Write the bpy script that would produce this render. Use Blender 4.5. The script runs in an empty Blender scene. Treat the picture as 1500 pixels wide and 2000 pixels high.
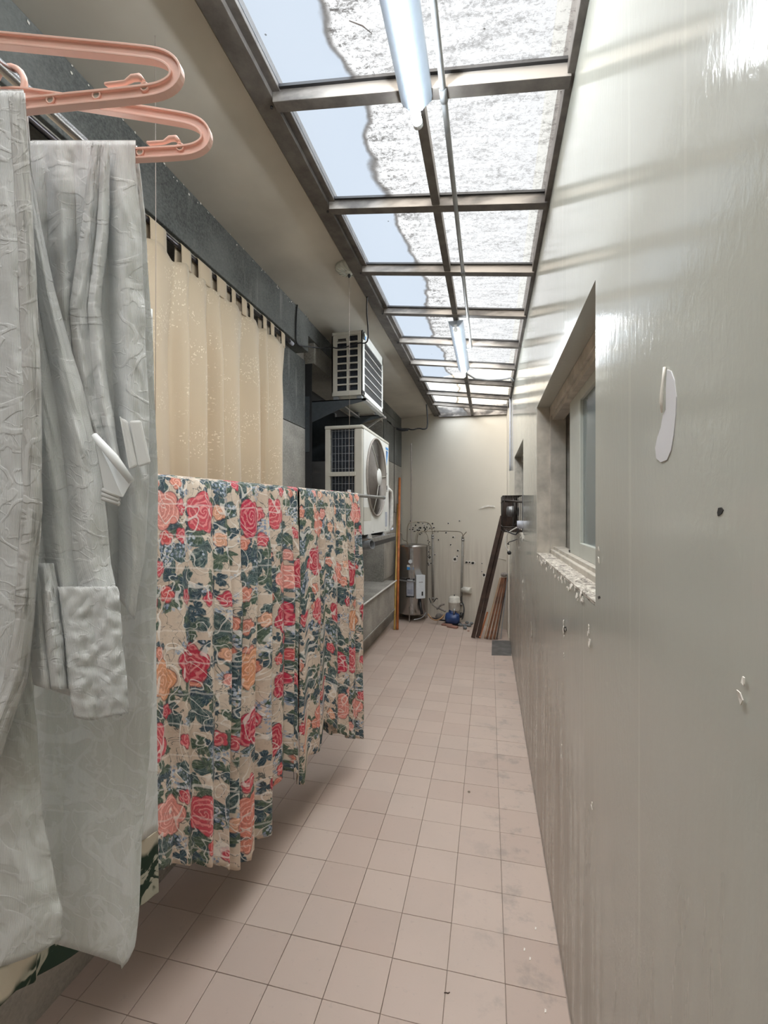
import bpy, bmesh, math, random
from mathutils import Vector, Matrix
from math import sin, cos, pi, sqrt, atan2, radians as RAD
random.seed(7)
S = bpy.context.scene
COL = S.collection

# ------------------------------------------------------------------ camera
F = 880.0; CZ = 1.63; TH = math.atan(205.0/F); CT, ST = cos(TH), sin(TH)
cd = bpy.data.cameras.new('camera'); cam = bpy.data.objects.new('camera', cd); COL.objects.link(cam)
cd.sensor_fit = 'HORIZONTAL'; cd.sensor_width = 36; cd.lens = F/1500*36; cd.clip_start = 0.02
cam.location = (0, 0, CZ); cam.rotation_euler = (pi/2, 0, TH); S.camera = cam
# ------------------------------------------------------------------ world, sun, exposure
w = bpy.data.worlds.new('sky'); S.world = w; w.use_nodes = True
bg = w.node_tree.nodes['Background']; bg.inputs[0].default_value = (0.93, 0.965, 1.0, 1); bg.inputs[1].default_value = 1.1
sd = bpy.data.lights.new('sun', 'SUN'); sd.energy = 20.0; sd.angle = RAD(120); sd.color = (1.0, 0.965, 0.91)
sun = bpy.data.objects.new('sun', sd); COL.objects.link(sun); sun.rotation_euler = (RAD(18), RAD(8), 0)
S.view_settings.view_transform = 'Standard'; S.view_settings.look = 'None'
S.view_settings.exposure = 0.0; S.view_settings.gamma = 1.0; S.view_settings.use_curve_mapping = False
S.cycles.max_bounces = 10; S.cycles.diffuse_bounces = 6; S.cycles.transparent_max_bounces = 10
S.cycles.sample_clamp_indirect = 12.0
LAMP_POWER = 75.0

# ------------------------------------------------------------------ geometry helpers
def C2W(r, d, z): return Vector((r*CT - d*ST, r*ST + d*CT, CZ + z))
def PD(u, v, d): return C2W((u-750)/F*d, d, (1000-v)/F*d)          # a point at camera depth d
def PX(u, v, X):                                                     # a point on the plane x = X
    d = F*X/(CT*(u-955)); return PD(u, v, d)
def PZ(u, v, z=0.0):                                                 # a point at height z
    d = F*(CZ-z)/(v-1000.0); return PD(u, v, d)
def YX(u, X): return (F*X/(CT*(u-955)) + X*ST)/CT                   # y of the vertical line seen at u on plane x = X
def lerp(a, b, t): return a+(b-a)*t
def pw(tab, x):                                                      # piecewise linear
    if x <= tab[0][0]: return tab[0][1]
    for (a, fa), (b, fb) in zip(tab, tab[1:]):
        if x <= b: return fa+(fb-fa)*(x-a)/(b-a)
    return tab[-1][1]
def pws(tab, x):                                                     # the same, eased
    if x <= tab[0][0]: return tab[0][1]
    for (a, fa), (b, fb) in zip(tab, tab[1:]):
        if x <= b:
            t = (x-a)/(b-a); t = t*t*(3-2*t); return fa+(fb-fa)*t
    return tab[-1][1]

class MB:
    def __init__(s): s.v = []; s.f = []; s.uv = {}; s.smooth = set()
    def add(s, vs, fs, smooth=False):
        o = len(s.v); s.v += [tuple(p) for p in vs]; n = len(s.f)
        s.f += [tuple(i+o for i in f) for f in fs]
        if smooth: s.smooth.update(range(n, len(s.f)))
        return s
    def box(s, x0, x1, y0, y1, z0, z1):
        return s.add([(x, y, z) for z in (z0, z1) for y in (y0, y1) for x in (x0, x1)],
              [(0, 2, 3, 1), (4, 5, 7, 6), (0, 1, 5, 4), (2, 6, 7, 3), (0, 4, 6, 2), (1, 3, 7, 5)])
    def obox(s, a, b, wx, wy, side=None):                            # bar from a to b, section wx by wy
        a, b = Vector(a), Vector(b); d = (b-a).normalized()
        u = Vector(side) if side else (Vector((0, 0, 1)) if abs(d.z) < .9 else Vector((1, 0, 0)))
        u = (u-d*u.dot(d)).normalized(); w_ = d.cross(u)
        vs = [p+u*i*wx/2+w_*j*wy/2 for p in (a, b) for j in (-1, 1) for i in (-1, 1)]
        return s.add(vs, [(0, 2, 3, 1), (4, 5, 7, 6), (0, 1, 5, 4), (2, 6, 7, 3), (0, 4, 6, 2), (1, 3, 7, 5)])
    def tube(s, pts, r, n=10, cap=True, closed=False):
        pts = [Vector(p) for p in pts]; m = len(pts); vs = []; fs = []; up = None
        rr = r if isinstance(r, (list, tuple)) else [r]*m
        for i, p in enumerate(pts):
            if closed: t = (pts[(i+1) % m]-pts[i-1]).normalized()
            else: t = (pts[min(i+1, m-1)]-pts[max(i-1, 0)]).normalized()
            if up is None:
                up = Vector((0, 0, 1)) if abs(t.z) < .9 else Vector((1, 0, 0))
            up = (up-t*up.dot(t)).normalized(); q = t.cross(up)
            vs += [p+(up*cos(2*pi*k/n)+q*sin(2*pi*k/n))*rr[i] for k in range(n)]
        for i in range(m if closed else m-1):
            j = (i+1) % m
            fs += [(i*n+k, i*n+(k+1) % n, j*n+(k+1) % n, j*n+k) for k in range(n)]
        s.add(vs, fs, True)
        if cap and not closed:
            o = len(s.v)-m*n
            s.f += [tuple(o+k for k in range(n))[::-1], tuple(o+(m-1)*n+k for k in range(n))]
        return s
    def lathe(s, c, prof, n=24, axis='z', smooth=True):              # prof: (radius, height)
        c = Vector(c); vs = []; fs = []
        for (r, h) in prof:
            for k in range(n):
                a = 2*pi*k/n; p = (r*cos(a), r*sin(a), h)
                if axis == 'x': p = (p[2], p[0], p[1])
                if axis == 'y': p = (p[0], p[2], p[1])
                vs.append(c+Vector(p))
        for i in range(len(prof)-1):
            fs += [(i*n+k, i*n+(k+1) % n, (i+1)*n+(k+1) % n, (i+1)*n+k) for k in range(n)]
        s.add(vs, fs, smooth)
        o = len(s.v)-len(vs)
        if prof[0][0] > 1e-6: s.f.append(tuple(o+k for k in range(n))[::-1])
        if prof[-1][0] > 1e-6: s.f.append(tuple(o+(len(prof)-1)*n+k for k in range(n)))
        return s
    def prism(s, poly, off):                                         # poly: 3d points, off: extrusion vector
        off = Vector(off); n = len(poly); vs = [Vector(p) for p in poly]+[Vector(p)+off for p in poly]
        return s.add(vs, [tuple(range(n))[::-1], tuple(range(n, 2*n))]+[(i, (i+1) % n, n+(i+1) % n, n+i) for i in range(n)])
    def build(s, name, mat, parent=None, bevel=0, fix=True):
        me = bpy.data.meshes.new(name); me.from_pydata(s.v, [], s.f); me.update()
        for i in s.smooth: me.polygons[i].use_smooth = True
        if fix or bevel:
            bm = bmesh.new(); bm.from_mesh(me)
            bmesh.ops.recalc_face_normals(bm, faces=bm.faces)
            if bevel:
                ed = [e for e in bm.edges if len(e.link_faces) == 2 and e.calc_face_angle(0) > .6]
                bmesh.ops.bevel(bm, geom=ed, offset=bevel, segments=2, affect='EDGES', profile=.5, clamp_overlap=True)
            bm.to_mesh(me); bm.free()
        me.materials.append(mat)
        o = bpy.data.objects.new(name, me); COL.objects.link(o)
        if parent:
            o.parent = parent; o.matrix_parent_inverse = parent.matrix_world.inverted() if False else Matrix.Translation(-parent.location)
        return o
def thing(name, label, cat, loc=(0, 0, 0), group=None):
    o = bpy.data.objects.new(name, None); COL.objects.link(o); o.location = loc; o.empty_display_size = .05
    o['label'] = label; o['category'] = cat
    if group: o['group'] = group
    return o
def tag(o, label, cat, group=None):
    o['label'] = label; o['category'] = cat
    if group: o['group'] = group
    return o
def struct(o): o['kind'] = 'structure'; return o
def recentre(o):                                                     # put a top-level mesh's origin at its base
    me = o.data; xs = [v.co for v in me.vertices]
    c = Vector(((min(p.x for p in xs)+max(p.x for p in xs))/2, (min(p.y for p in xs)+max(p.y for p in xs))/2, min(p.z for p in xs)))
    me.transform(Matrix.Translation(-c)); o.location = c; return o
def text_mesh(name, txt, size, mat, M, parent, thick=.0008):
    cu = bpy.data.curves.new(name, 'FONT'); cu.body = txt; cu.size = size; cu.extrude = thick; cu.align_x = 'CENTER'; cu.align_y = 'CENTER'; cu.offset = size*.012
    t = bpy.data.objects.new(name+'_curve', cu); COL.objects.link(t); bpy.context.view_layer.update()
    me = bpy.data.meshes.new_from_object(t); bpy.data.objects.remove(t)
    me.transform(M); me.materials.clear(); me.materials.append(mat)
    o = bpy.data.objects.new(name, me); COL.objects.link(o); o.parent = parent
    o.matrix_parent_inverse = Matrix.Translation(-parent.location); return o

# ------------------------------------------------------------------ material helpers
class NT:
    def __init__(s, name):
        s.m = bpy.data.materials.new(name); s.m.use_nodes = True; s.t = s.m.node_tree; s.b = s.t.nodes['Principled BSDF']; s.out = s.t.nodes['Material Output']
    def n(s, ty, **k):
        x = s.t.nodes.new(ty)
        for a, b in k.items(): setattr(x, a, b)
        return x
    def set(s, sock, val):
        if hasattr(val, 'is_linked') or isinstance(val, bpy.types.NodeSocket): s.t.links.new(val, sock)
        else:
            if sock.type == 'RGBA' and len(val) == 3: val = (*val, 1)
            sock.default_value = val
    def co(s, kind='Object'): return s.n('ShaderNodeTexCoord').outputs[kind]
    def mapv(s, v, sc=(1, 1, 1), loc=(0, 0, 0), rot=(0, 0, 0)):
        x = s.n('ShaderNodeMapping'); s.set(x.inputs[0], v); x.inputs[1].default_value = loc; x.inputs[2].default_value = rot; x.inputs[3].default_value = sc; return x.outputs[0]
    def noise(s, v, sc, det=4, rough=.5, dist=0):
        x = s.n('ShaderNodeTexNoise'); s.set(x.inputs['Vector'], v); x.inputs['Scale'].default_value = sc; x.inputs['Detail'].default_value = det
        x.inputs['Roughness'].default_value = rough; x.inputs['Distortion'].default_value = dist; s.last = x; return x.outputs[0]
    def vor(s, v, sc, feat='F1', dim='3D', rnd=1):
        x = s.n('ShaderNodeTexVoronoi', feature=feat, voronoi_dimensions=dim); s.set(x.inputs['Vector'], v); x.inputs['Scale'].default_value = sc
        x.inputs['Randomness'].default_value = rnd; return x
    def m_(s, op, a, b=0.0, c=None):
        x = s.n('ShaderNodeMath', operation=op); s.set(x.inputs[0], a); s.set(x.inputs[1], b)
        if c is not None: s.set(x.inputs[2], c)
        return x.outputs[0]
    def vm(s, op, a, b=(0, 0, 0)):
        x = s.n('ShaderNodeVectorMath', operation=op); s.set(x.inputs[0], a)
        if op == 'SCALE': s.set(x.inputs[3], b)
        elif op not in ('LENGTH',): s.set(x.inputs[1], b)
        return x.outputs[1] if op == 'LENGTH' else x.outputs[0]
    def ss(s, v, a, b, lo=0.0, hi=1.0):                              # smoothstep from a to b
        x = s.n('ShaderNodeMapRange', interpolation_type='SMOOTHSTEP'); s.set(x.inputs[0], v)
        for i, q in enumerate((a, b, lo, hi)): x.inputs[i+1].default_value = q
        return x.outputs[0]
    def lin(s, v, a, b, lo=0.0, hi=1.0):
        x = s.n('ShaderNodeMapRange'); s.set(x.inputs[0], v)
        for i, q in enumerate((a, b, lo, hi)): x.inputs[i+1].default_value = q
        return x.outputs[0]
    def mix(s, f, a, b, bl='MIX'):
        x = s.n('ShaderNodeMix', data_type='RGBA', blend_type=bl); s.set(x.inputs[0], f); s.set(x.inputs[6], a); s.set(x.inputs[7], b); return x.outputs[2]
    def ramp(s, f, stops, mode='LINEAR'):
        x = s.n('ShaderNodeValToRGB'); s.set(x.inputs[0], f); e = x.color_ramp; e.interpolation = mode
        while len(e.elements) < len(stops): e.elements.new(.5)
        for el, (p, c) in zip(e.elements, stops): el.position = p; el.color = (*c, 1)
        return x.outputs[0]
    def xyz(s, v):
        x = s.n('ShaderNodeSeparateXYZ'); s.set(x.inputs[0], v); return x.outputs
    def bump(s, h, st=.3, dist=.01, nrm=None):
        x = s.n('ShaderNodeBump'); s.set(x.inputs['Height'], h); x.inputs['Strength'].default_value = st; x.inputs['Distance'].default_value = dist
        if nrm is not None: s.set(x.inputs['Normal'], nrm)
        return x.outputs[0]
    def fin(s, col=None, rough=None, metal=None, nrm=None, spec=None):
        for k, v in (('Base Color', col), ('Roughness', rough), ('Metallic', metal), ('Normal', nrm), ('Specular IOR Level', spec)):
            if v is not None: s.set(s.b.inputs[k], v)
        return s.m
def simple(name, col, rough=.5, metal=0.0, var=.12, sc=30, bump=.0, spec=None):
    t = NT(name); n_ = t.noise(t.co(), sc, 4)
    c = t.mix(t.lin(n_, .3, .7), tuple(x*(1-var) for x in col), tuple(min(1, x*(1+var)) for x in col))
    return t.fin(c, rough, metal, t.bump(n_, bump, .004) if bump else None, spec)

M = {}
# --- right wall: glossy oil paint, stained low down, brushed vertical relief
def wall_paint(name, base, dirt, gloss=.16, right=True):
    t = NT(name); o = t.co(); z = t.xyz(o)[2]; y = t.xyz(o)[1]
    big = t.noise(o, 1.1, 4); st = t.noise(t.mapv(o, (1, 1, .06)), 22, 5, .6); fine = t.noise(o, 60, 4)
    c = t.mix(t.lin(big, .35, .65), base, tuple(x*.92 for x in base))
    low = t.m_('MULTIPLY', t.ss(t.m_('ADD', z, t.lin(big, .3, .7, -.35, .35)), 1.5, .5), t.lin(st, .35, .6, .35, 1.1))
    far = t.ss(y, 1.0, 2.2, .35, 1.0) if right else 1.0
    c = t.mix(t.m_('MULTIPLY', t.m_('MULTIPLY', low, far), .8), c, dirt)
    line = t.ss(t.noise(t.mapv(o, (1, 1, .012), (3, 1, 0)), 34, 3), .64, .70)
    c = t.mix(t.m_('MULTIPLY', line, .15 if right else .06), c, (.72, .70, .63))
    sp = t.vor(o, 9); chip = t.ss(t.m_('ADD', sp.outputs['Distance'], t.lin(fine, .3, .7, -.04, .04)), .075, .055)
    near = t.m_('MULTIPLY', t.ss(z, 1.45, 1.15), t.ss(t.noise(o, 1.7, 2), .5, .6)) if right else 0.0
    chip = t.m_('MULTIPLY', chip, near)
    c = t.mix(t.m_('MULTIPLY', chip, .7), c, (.74, .70, .64))
    wrk = t.ss(t.noise(o, 2.3, 2), .5, .66)
    h = t.m_('ADD', t.m_('MULTIPLY', t.noise(t.mapv(o, (1, 1, .22)), 70, 3), .28), t.m_('MULTIPLY', t.noise(t.mapv(o, (1, 1, .6)), 55, 3, .6, 1.0), t.m_('ADD', t.m_('MULTIPLY', wrk, .35), .1)))
    h = t.m_('ADD', h, t.m_('MULTIPLY', t.noise(o, 6, 2), .5))
    h = t.m_('ADD', h, t.m_('MULTIPLY', chip, .5))
    ro = t.m_('ADD', gloss, t.m_('MULTIPLY', low, .25))
    return t.fin(c, ro, 0.0, t.bump(h, .22 if right else .06, .006), .42)
M['wall'] = wall_paint('glossy_wall_paint', (.49, .495, .445), (.42, .36, .30), .12)
M['wall_back'] = wall_paint('cream_wall_paint', (.76, .71, .61), (.60, .54, .46), .5, False)
M['ceil'] = simple('ceiling_paint', (.54, .51, .45), .75, 0, .12, 2.5, .15)
def concrete(name, a, b, sc=40):
    t = NT(name); o = t.co(); g = t.noise(o, sc*3, 5, .7); n_ = t.noise(o, 3, 5)
    c = t.mix(t.lin(g, .35, .65), a, b); c = t.mix(t.m_('MULTIPLY', t.lin(n_, .4, .7), .55), c, tuple(x*1.5 for x in b))
    s_ = t.ss(t.noise(t.mapv(o, (1, 1, .15)), 14, 4), .62, .75)
    c = t.mix(t.m_('MULTIPLY', s_, .25), c, (.5, .49, .46))
    return t.fin(c, .8, 0.0, t.bump(g, .4, .004))
M['dark_con'] = concrete('dark_terrazzo_render', (.055, .06, .058), (.15, .155, .148), 34)
M['con'] = concrete('grey_concrete', (.20, .19, .17), (.36, .34, .305), 22)
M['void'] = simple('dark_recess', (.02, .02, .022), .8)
def tilemat():
    t = NT('pink_floor_tile'); o = t.co(); oi = t.n('ShaderNodeObjectInfo').outputs['Random']
    wp = t.n('ShaderNodeNewGeometry').outputs['Position']
    n_ = t.noise(wp, 2.2, 5, .6); f_ = t.noise(wp, 38, 4, .6)
    c = t.mix(oi, (.46, .36, .305), (.52, .42, .36)); c = t.mix(t.m_('MULTIPLY', t.lin(n_, .45, .75), .45), c, (.44, .375, .33))
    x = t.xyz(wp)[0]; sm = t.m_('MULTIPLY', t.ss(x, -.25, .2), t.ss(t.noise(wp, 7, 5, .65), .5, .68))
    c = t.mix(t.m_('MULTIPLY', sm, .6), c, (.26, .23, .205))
    c = t.mix(t.m_('MULTIPLY', t.ss(f_, .6, .72), .25), c, (.33, .28, .25))
    return t.fin(c, t.lin(n_, .3, .7, .38, .6), 0.0, t.bump(f_, .12, .002))
M['tile'] = tilemat(); M['grout'] = simple('dark_grout', (.36, .30, .26), .9)
# --- skylight panes
def pane_mat():
    t = NT('weathered_glass_sheet'); o = t.co(); X = t.xyz(o)[0]; Y = t.xyz(o)[1]
    wob = t.lin(t.noise(o, 1.7, 6, .55), .3, .7, -.07, .07)
    xb = t.m_('ADD', X, wob); xb = t.m_('ADD', xb, t.m_('MULTIPLY', Y, -.02))
    side = t.ss(xb, -.50, -.47)
    crust = t.m_('MULTIPLY', side, t.ss(xb, -.30, -.47))
    v = t.mapv(o, (.8, 1.3, 1)); a = t.noise(v, 75, 7, .72, .6); b_ = t.noise(t.mapv(o, (.22, 1.2, 1)), 34, 4, .6, .4)
    sp = t.m_('MULTIPLY', t.ss(t.m_('ADD', a, t.m_('MULTIPLY', t.m_('SUBTRACT', b_, .5), .55)), .525, .62), side)
    sp = t.m_('MULTIPLY', sp, t.m_('ADD', .5, t.m_('MULTIPLY', crust, .6)))
    edge = t.m_('MULTIPLY', t.ss(xb, -.505, -.485), t.ss(xb, -.465, -.485))
    c = t.mix(side, (.78, .82, .87), (.95, .945, .94))
    c = t.mix(t.m_('MINIMUM', sp, 1.0), c, (.38, .37, .36)); c = t.mix(t.m_('MULTIPLY', edge, .6), c, (.25, .22, .19))
    spots = t.ss(t.vor(o, 7).outputs['Distance'], .035, .02); c = t.mix(t.m_('MULTIPLY', spots, .8), c, (.1, .09, .08))
    tr = t.n('ShaderNodeBsdfTransparent'); t.set(tr.inputs[0], c)
    tl = t.n('ShaderNodeBsdfTranslucent'); t.set(tl.inputs[0], c)
    gl = t.n('ShaderNodeBsdfGlossy'); gl.inputs['Roughness'].default_value = .15
    m1 = t.n('ShaderNodeMixShader'); m1.inputs[0].default_value = .015; t.t.links.new(tr.outputs[0], m1.inputs[1]); t.t.links.new(tl.outputs[0], m1.inputs[2])
    m2 = t.n('ShaderNodeMixShader'); m2.inputs[0].default_value = .015; t.t.links.new(m1.outputs[0], m2.inputs[1]); t.t.links.new(gl.outputs[0], m2.inputs[2])
    t.t.links.new(m2.outputs[0], t.out.inputs[0]); return t.m
M['pane'] = pane_mat()
def frame_mat():
    t = NT('dusty_brown_steel'); o = t.co(); n_ = t.noise(o, 12, 6, .65); c = t.mix(t.lin(n_, .35, .7), (.075, .066, .06), (.16, .145, .13))
    g = t.xyz(t.n('ShaderNodeNewGeometry').outputs['Normal'])[1]
    c = t.mix(t.m_('MULTIPLY', t.ss(t.noise(t.mapv(o, (.3, 1, 1)), 9, 5), .4, .62), t.ss(t.m_('ABSOLUTE', g), .5, .9)), c, (.42, .38, .34))
    return t.fin(c, .6, .0, t.bump(n_, .3, .003))
M['frame'] = frame_mat()
def emis(name, col, st):
    t = NT(name); t.set(t.b.inputs['Emission Color'], col); t.b.inputs['Emission Strength'].default_value = st; t.fin(col, .4); return t.m
M['tube'] = emis('fluorescent_tube_glow', (.90, .96, 1.0), LAMP_POWER)
M['dimmed_lamp_enamel'] = simple('dimmed_lamp_enamel', (.36, .42, .50), .35, 0, .04)  # white enamel, dimmed in colour to offset the tube's glare
M['white_enamel'] = simple('white_enamel', (.66, .70, .74), .35, 0, .04)
M['grey_plastic'] = simple('grey_conduit_plastic', (.22, .23, .24), .4)
M['chrome'] = simple('chrome_tube', (.62, .62, .63), .22, 1.0, .1)
M['steel'] = simple('galvanised_steel', (.42, .42, .42), .38, .9, .2)
M['dark_rod'] = simple('dark_varnished_rod', (.12, .11, .12), .25, .7)
M['pink'] = simple('pink_plastic', (.90, .58, .49), .38, 0, .05, 20); M['pink'].node_tree.nodes['Principled BSDF'].inputs['Subsurface Weight'].default_value = .15
M['pink'].node_tree.nodes['Principled BSDF'].inputs['Subsurface Radius'].default_value = (.01, .005, .004)
# --- cloths
def white_cloth(name, base, lace=0.0, rot=0.0):
    t = NT(name); u = t.co('UV'); w1 = t.noise(u, 7.5, 2, .5, 1.2); w2 = t.noise(u, 16, 2, .5, .8)
    ring = t.ss(t.m_('ABSOLUTE', t.m_('SUBTRACT', w1, .5)), .05, .02); ring2 = t.ss(t.m_('ABSOLUTE', t.m_('SUBTRACT', w2, .52)), .03, .01)
    area = t.ss(w1, .47, .50)
    tw = t.n('ShaderNodeTexWave', wave_type='BANDS'); t.set(tw.inputs[0], t.mapv(u, (1, .18, 1), rot=(0, 0, rot))); tw.inputs['Scale'].default_value = 120; tw.inputs['Distortion'].default_value = .6
    tw = tw.outputs[1]
    twm = t.m_('MULTIPLY', tw, t.m_('SUBTRACT', 1.0, area))
    c = t.mix(t.m_('MULTIPLY', twm, .32), base, tuple(x*.72 for x in base)); c = t.mix(t.m_('MULTIPLY', t.m_('MAXIMUM', t.m_('SUBTRACT', area, t.m_('MULTIPLY', tw, .3)), 0.0), .30), c, tuple(x*.80 for x in base))
    c = t.mix(t.m_('MULTIPLY', t.m_('MAXIMUM', ring, ring2), .3+.3*lace), c, (.93, .94, .94))
    h = t.m_('ADD', t.m_('MULTIPLY', t.m_('MAXIMUM', ring, t.m_('MULTIPLY', ring2, .6)), .28), t.m_('MULTIPLY', tw, .12))
    h = t.m_('ADD', h, t.m_('MULTIPLY', t.noise(u, 15, 3, .55, .4), 1.0))
    t.b.inputs['Sheen Weight'].default_value = .2
    m = t.fin(c, .75, 0.0, t.bump(h, .6, .004), .3)
    tl = t.n('ShaderNodeBsdfTranslucent'); t.set(tl.inputs[0], c); mx = t.n('ShaderNodeMixShader'); mx.inputs[0].default_value = .18+.12*lace
    t.t.links.new(t.b.outputs[0], mx.inputs[1]); t.t.links.new(tl.outputs[0], mx.inputs[2]); t.t.links.new(mx.outputs[0], t.out.inputs[0])
    return m
M['white_a'] = white_cloth('white_jacquard', (.90, .92, .93)); M['white_b'] = white_cloth('white_lace_fabric', (.86, .87, .85), 1.0, .5)
M['hem'] = white_cloth('white_hem_band', (.80, .80, .79), .6)
def beige():
    t = NT('beige_jacquard'); u = t.co('UV')
    dn = t.n('ShaderNodeTexNoise'); t.set(dn.inputs[0], u); dn.inputs['Scale'].default_value = 30
    v = t.vm('ADD', u, t.vm('SCALE', t.vm('SUBTRACT', dn.outputs[1], (.5, .5, .5)), .02))
    clus = t.ss(t.noise(u, 6, 3), .48, .56)
    a = t.ss(t.vor(t.mapv(v, (1, .5, 1), rot=(0, 0, .6)), 90).outputs['Distance'], .26, .16); b_ = t.ss(t.vor(t.mapv(v, (.5, 1, 1), rot=(0, 0, -.5)), 70).outputs['Distance'], .24, .15)
    mk = t.m_('MULTIPLY', t.m_('MAXIMUM', a, b_), clus)
    c = t.mix(t.m_('MULTIPLY', mk, .8), (.56, .455, .32), (.90, .80, .64))
    c = t.mix(t.m_('MULTIPLY', t.noise(u, 2, 3), .35), c, (.64, .46, .29))
    t.b.inputs['Sheen Weight'].default_value = .3
    return t.fin(c, t.lin(mk, 0, 1, .62, .35), 0.0, t.bump(t.m_('ADD', mk, t.noise(u, 300, 2)), .3, .002))
M['beige'] = beige()
def floral(name='floral_print', green=False):
    t = NT(name); u = t.co('UV')
    dn = t.n('ShaderNodeTexNoise'); t.set(dn.inputs[0], u); dn.inputs['Scale'].default_value = 11; dn.inputs['Detail'].default_value = 4
    warp = t.vm('SUBTRACT', dn.outputs[1], (.5, .5, .5))
    uw = t.vm('ADD', u, t.vm('SCALE', warp, .034)); uw2 = t.vm('ADD', u, t.vm('SCALE', warp, .022))
    fn = t.noise(u, 70, 4, .6)
    c = t.mix(t.lin(t.noise(u, 3.5, 3), .35, .65), (.54, .42, .325), (.70, .59, .48))
    def cell(vec, sc, rnd, loc):
        x = t.vor(t.mapv(vec, loc=loc), sc, dim='2D', rnd=rnd); p = t.vm('SUBTRACT', t.mapv(vec, loc=loc), x.outputs['Position'])
        q = t.xyz(p); r = t.vm('LENGTH', p); a = t.m_('ARCTAN2', q[1], q[0]); k = t.xyz(x.outputs['Color']); return r, a, k, q
    # leaves in dark teal green
    def leaves(c, sc, loc, thr, colA, colB, R):
        r, a, k, q = cell(uw, sc, 1.0, loc)
        ang = t.m_('ADD', a, t.m_('MULTIPLY', k[0], 6.28)); lobes = t.m_('ABSOLUTE', t.m_('COSINE', t.m_('MULTIPLY', ang, 1.5)))
        saw = t.m_('MULTIPLY', t.m_('SINE', t.m_('MULTIPLY', ang, 17)), .05)
        rad = t.m_('MULTIPLY', t.m_('ADD', t.m_('ADD', .25, t.m_('MULTIPLY', lobes, .8)), saw), R)
        mk = t.m_('MULTIPLY', t.ss(t.m_('SUBTRACT', r, rad), .003, -.003), t.m_('GREATER_THAN', k[1], thr))
        vein = t.ss(t.m_('ABSOLUTE', t.m_('SINE', t.m_('ADD', t.m_('MULTIPLY', ang, 6), t.m_('MULTIPLY', r, 90)))), .22, .08)
        lc = t.mix(t.lin(fn, .35, .65), colA, colB); lc = t.mix(t.m_('MULTIPLY', vein, .55), lc, (.40, .45, .41))
        return t.mix(mk, c, lc)
    c = leaves(c, 7.0, (.3, .7, 0), .30, (.02, .045, .05), (.11, .17, .165), .068)
    c = leaves(c, 12, (1.3, .2, 0), .45, (.035, .07, .045), (.12, .16, .11), .042)
    c = leaves(c, 17, (2.1, 3.2, 0), .6, (.01, .03, .05), (.05, .10, .13), .030)
    # blue-grey sprays
    sm = t.ss(t.noise(u, 8.5, 2), .57, .60); r, a, k, q = cell(uw2, 75, 1, (0, 0, 0))
    dots = t.ss(r, .0062, .0045); bl = t.mix(k[0], (.16, .21, .32), (.55, .60, .66)); c = t.mix(t.m_('MULTIPLY', sm, dots), c, bl)
    # fine ink stems
    ink = t.ss(t.m_('ABSOLUTE', t.m_('SUBTRACT', t.noise(u, 13, 3, .5, .8), .5)), .010, .004); c = t.mix(t.m_('MULTIPLY', ink, .85), c, (.05, .07, .07))
    # roses
    def roses(c, sc, loc, thr, R, ramp, rn=.7):
        r, a, k, q = cell(uw2, sc, rn, loc)
        pet = t.m_('MULTIPLY', t.m_('ABSOLUTE', t.m_('SINE', t.m_('ADD', t.m_('MULTIPLY', a, 2.5), t.m_('MULTIPLY', k[2], 6)))), .22)
        rad = t.m_('MULTIPLY', t.m_('ADD', .78, pet), R)
        mk = t.m_('MULTIPLY', t.ss(t.m_('SUBTRACT', r, rad), .0025, -.0025), t.m_('GREATER_THAN', k[1], thr))
        ring = t.m_('SINE', t.m_('ADD', t.m_('ADD', t.m_('MULTIPLY', t.m_('POWER', r, .8), 210), t.m_('MULTIPLY', a, 2)), t.m_('MULTIPLY', t.noise(u, 24, 3), 16)))
        col = t.ramp(k[0], ramp, 'CONSTANT')
        dark = t.mix(.6, col, (.18, .006, .02)); lite = t.mix(.32, col, (.92, .66, .58))
        cc = t.mix(t.ss(ring, -.2, .9), dark, lite); cc = t.mix(t.ss(ring, -.6, .2, .55, 0), cc, col)
        cc = t.mix(t.m_('MULTIPLY', t.ss(r, R*.25, R*1.0), .30), cc, col)
        out = t.m_('MULTIPLY', t.m_('GREATER_THAN', k[1], thr), t.m_('MULTIPLY', t.ss(t.m_('ABSOLUTE', t.m_('SUBTRACT', r, rad)), .0035, .001), .6))
        return t.mix(out, t.mix(mk, c, cc), (.12, .03, .04))
    RP = [(0, (.56, .035, .07)), (.30, (.72, .10, .13)), (.5, (.80, .28, .20)), (.64, (.82, .40, .20)), (.78, (.60, .03, .08)), (.9, (.84, .34, .28))]
    c = roses(c, 10, (5.2, 1.1, 0), .62, .030, [(0, (.78, .30, .20)), (.3, (.70, .09, .12)), (.55, (.86, .48, .30)), (.75, (.62, .05, .09)), (.85, (.82, .36, .3)), (.95, (.7, .1, .1))])
    c = roses(c, 3.9, (.15, .4, 0), .22, .076, RP, .55)
    # white woven scrolls over everything
    sc_ = t.ss(t.m_('ABSOLUTE', t.m_('SUBTRACT', t.noise(u, 5.5, 1, .5, 2.2), .5)), .020, .010)
    c = t.mix(t.m_('MULTIPLY', sc_, .62), c, (.86, .82, .76))
    gx = t.m_('ABSOLUTE', t.m_('SUBTRACT', t.m_('FRACT', t.m_('MULTIPLY', t.xyz(uw2)[1], 9)), .5)); c = t.mix(t.m_('MULTIPLY', t.ss(gx, .035, .02), .35), c, (.85, .8, .75))
    c = t.mix(t.m_('MULTIPLY', t.ss(fn, .52, .72), .25), c, (.74, .66, .57)); c = t.mix(t.m_('MULTIPLY', t.ss(t.noise(u, 45, 4, .7), .52, .66), .35), c, t.mix(.7, c, (.12, .1, .1)))
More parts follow.
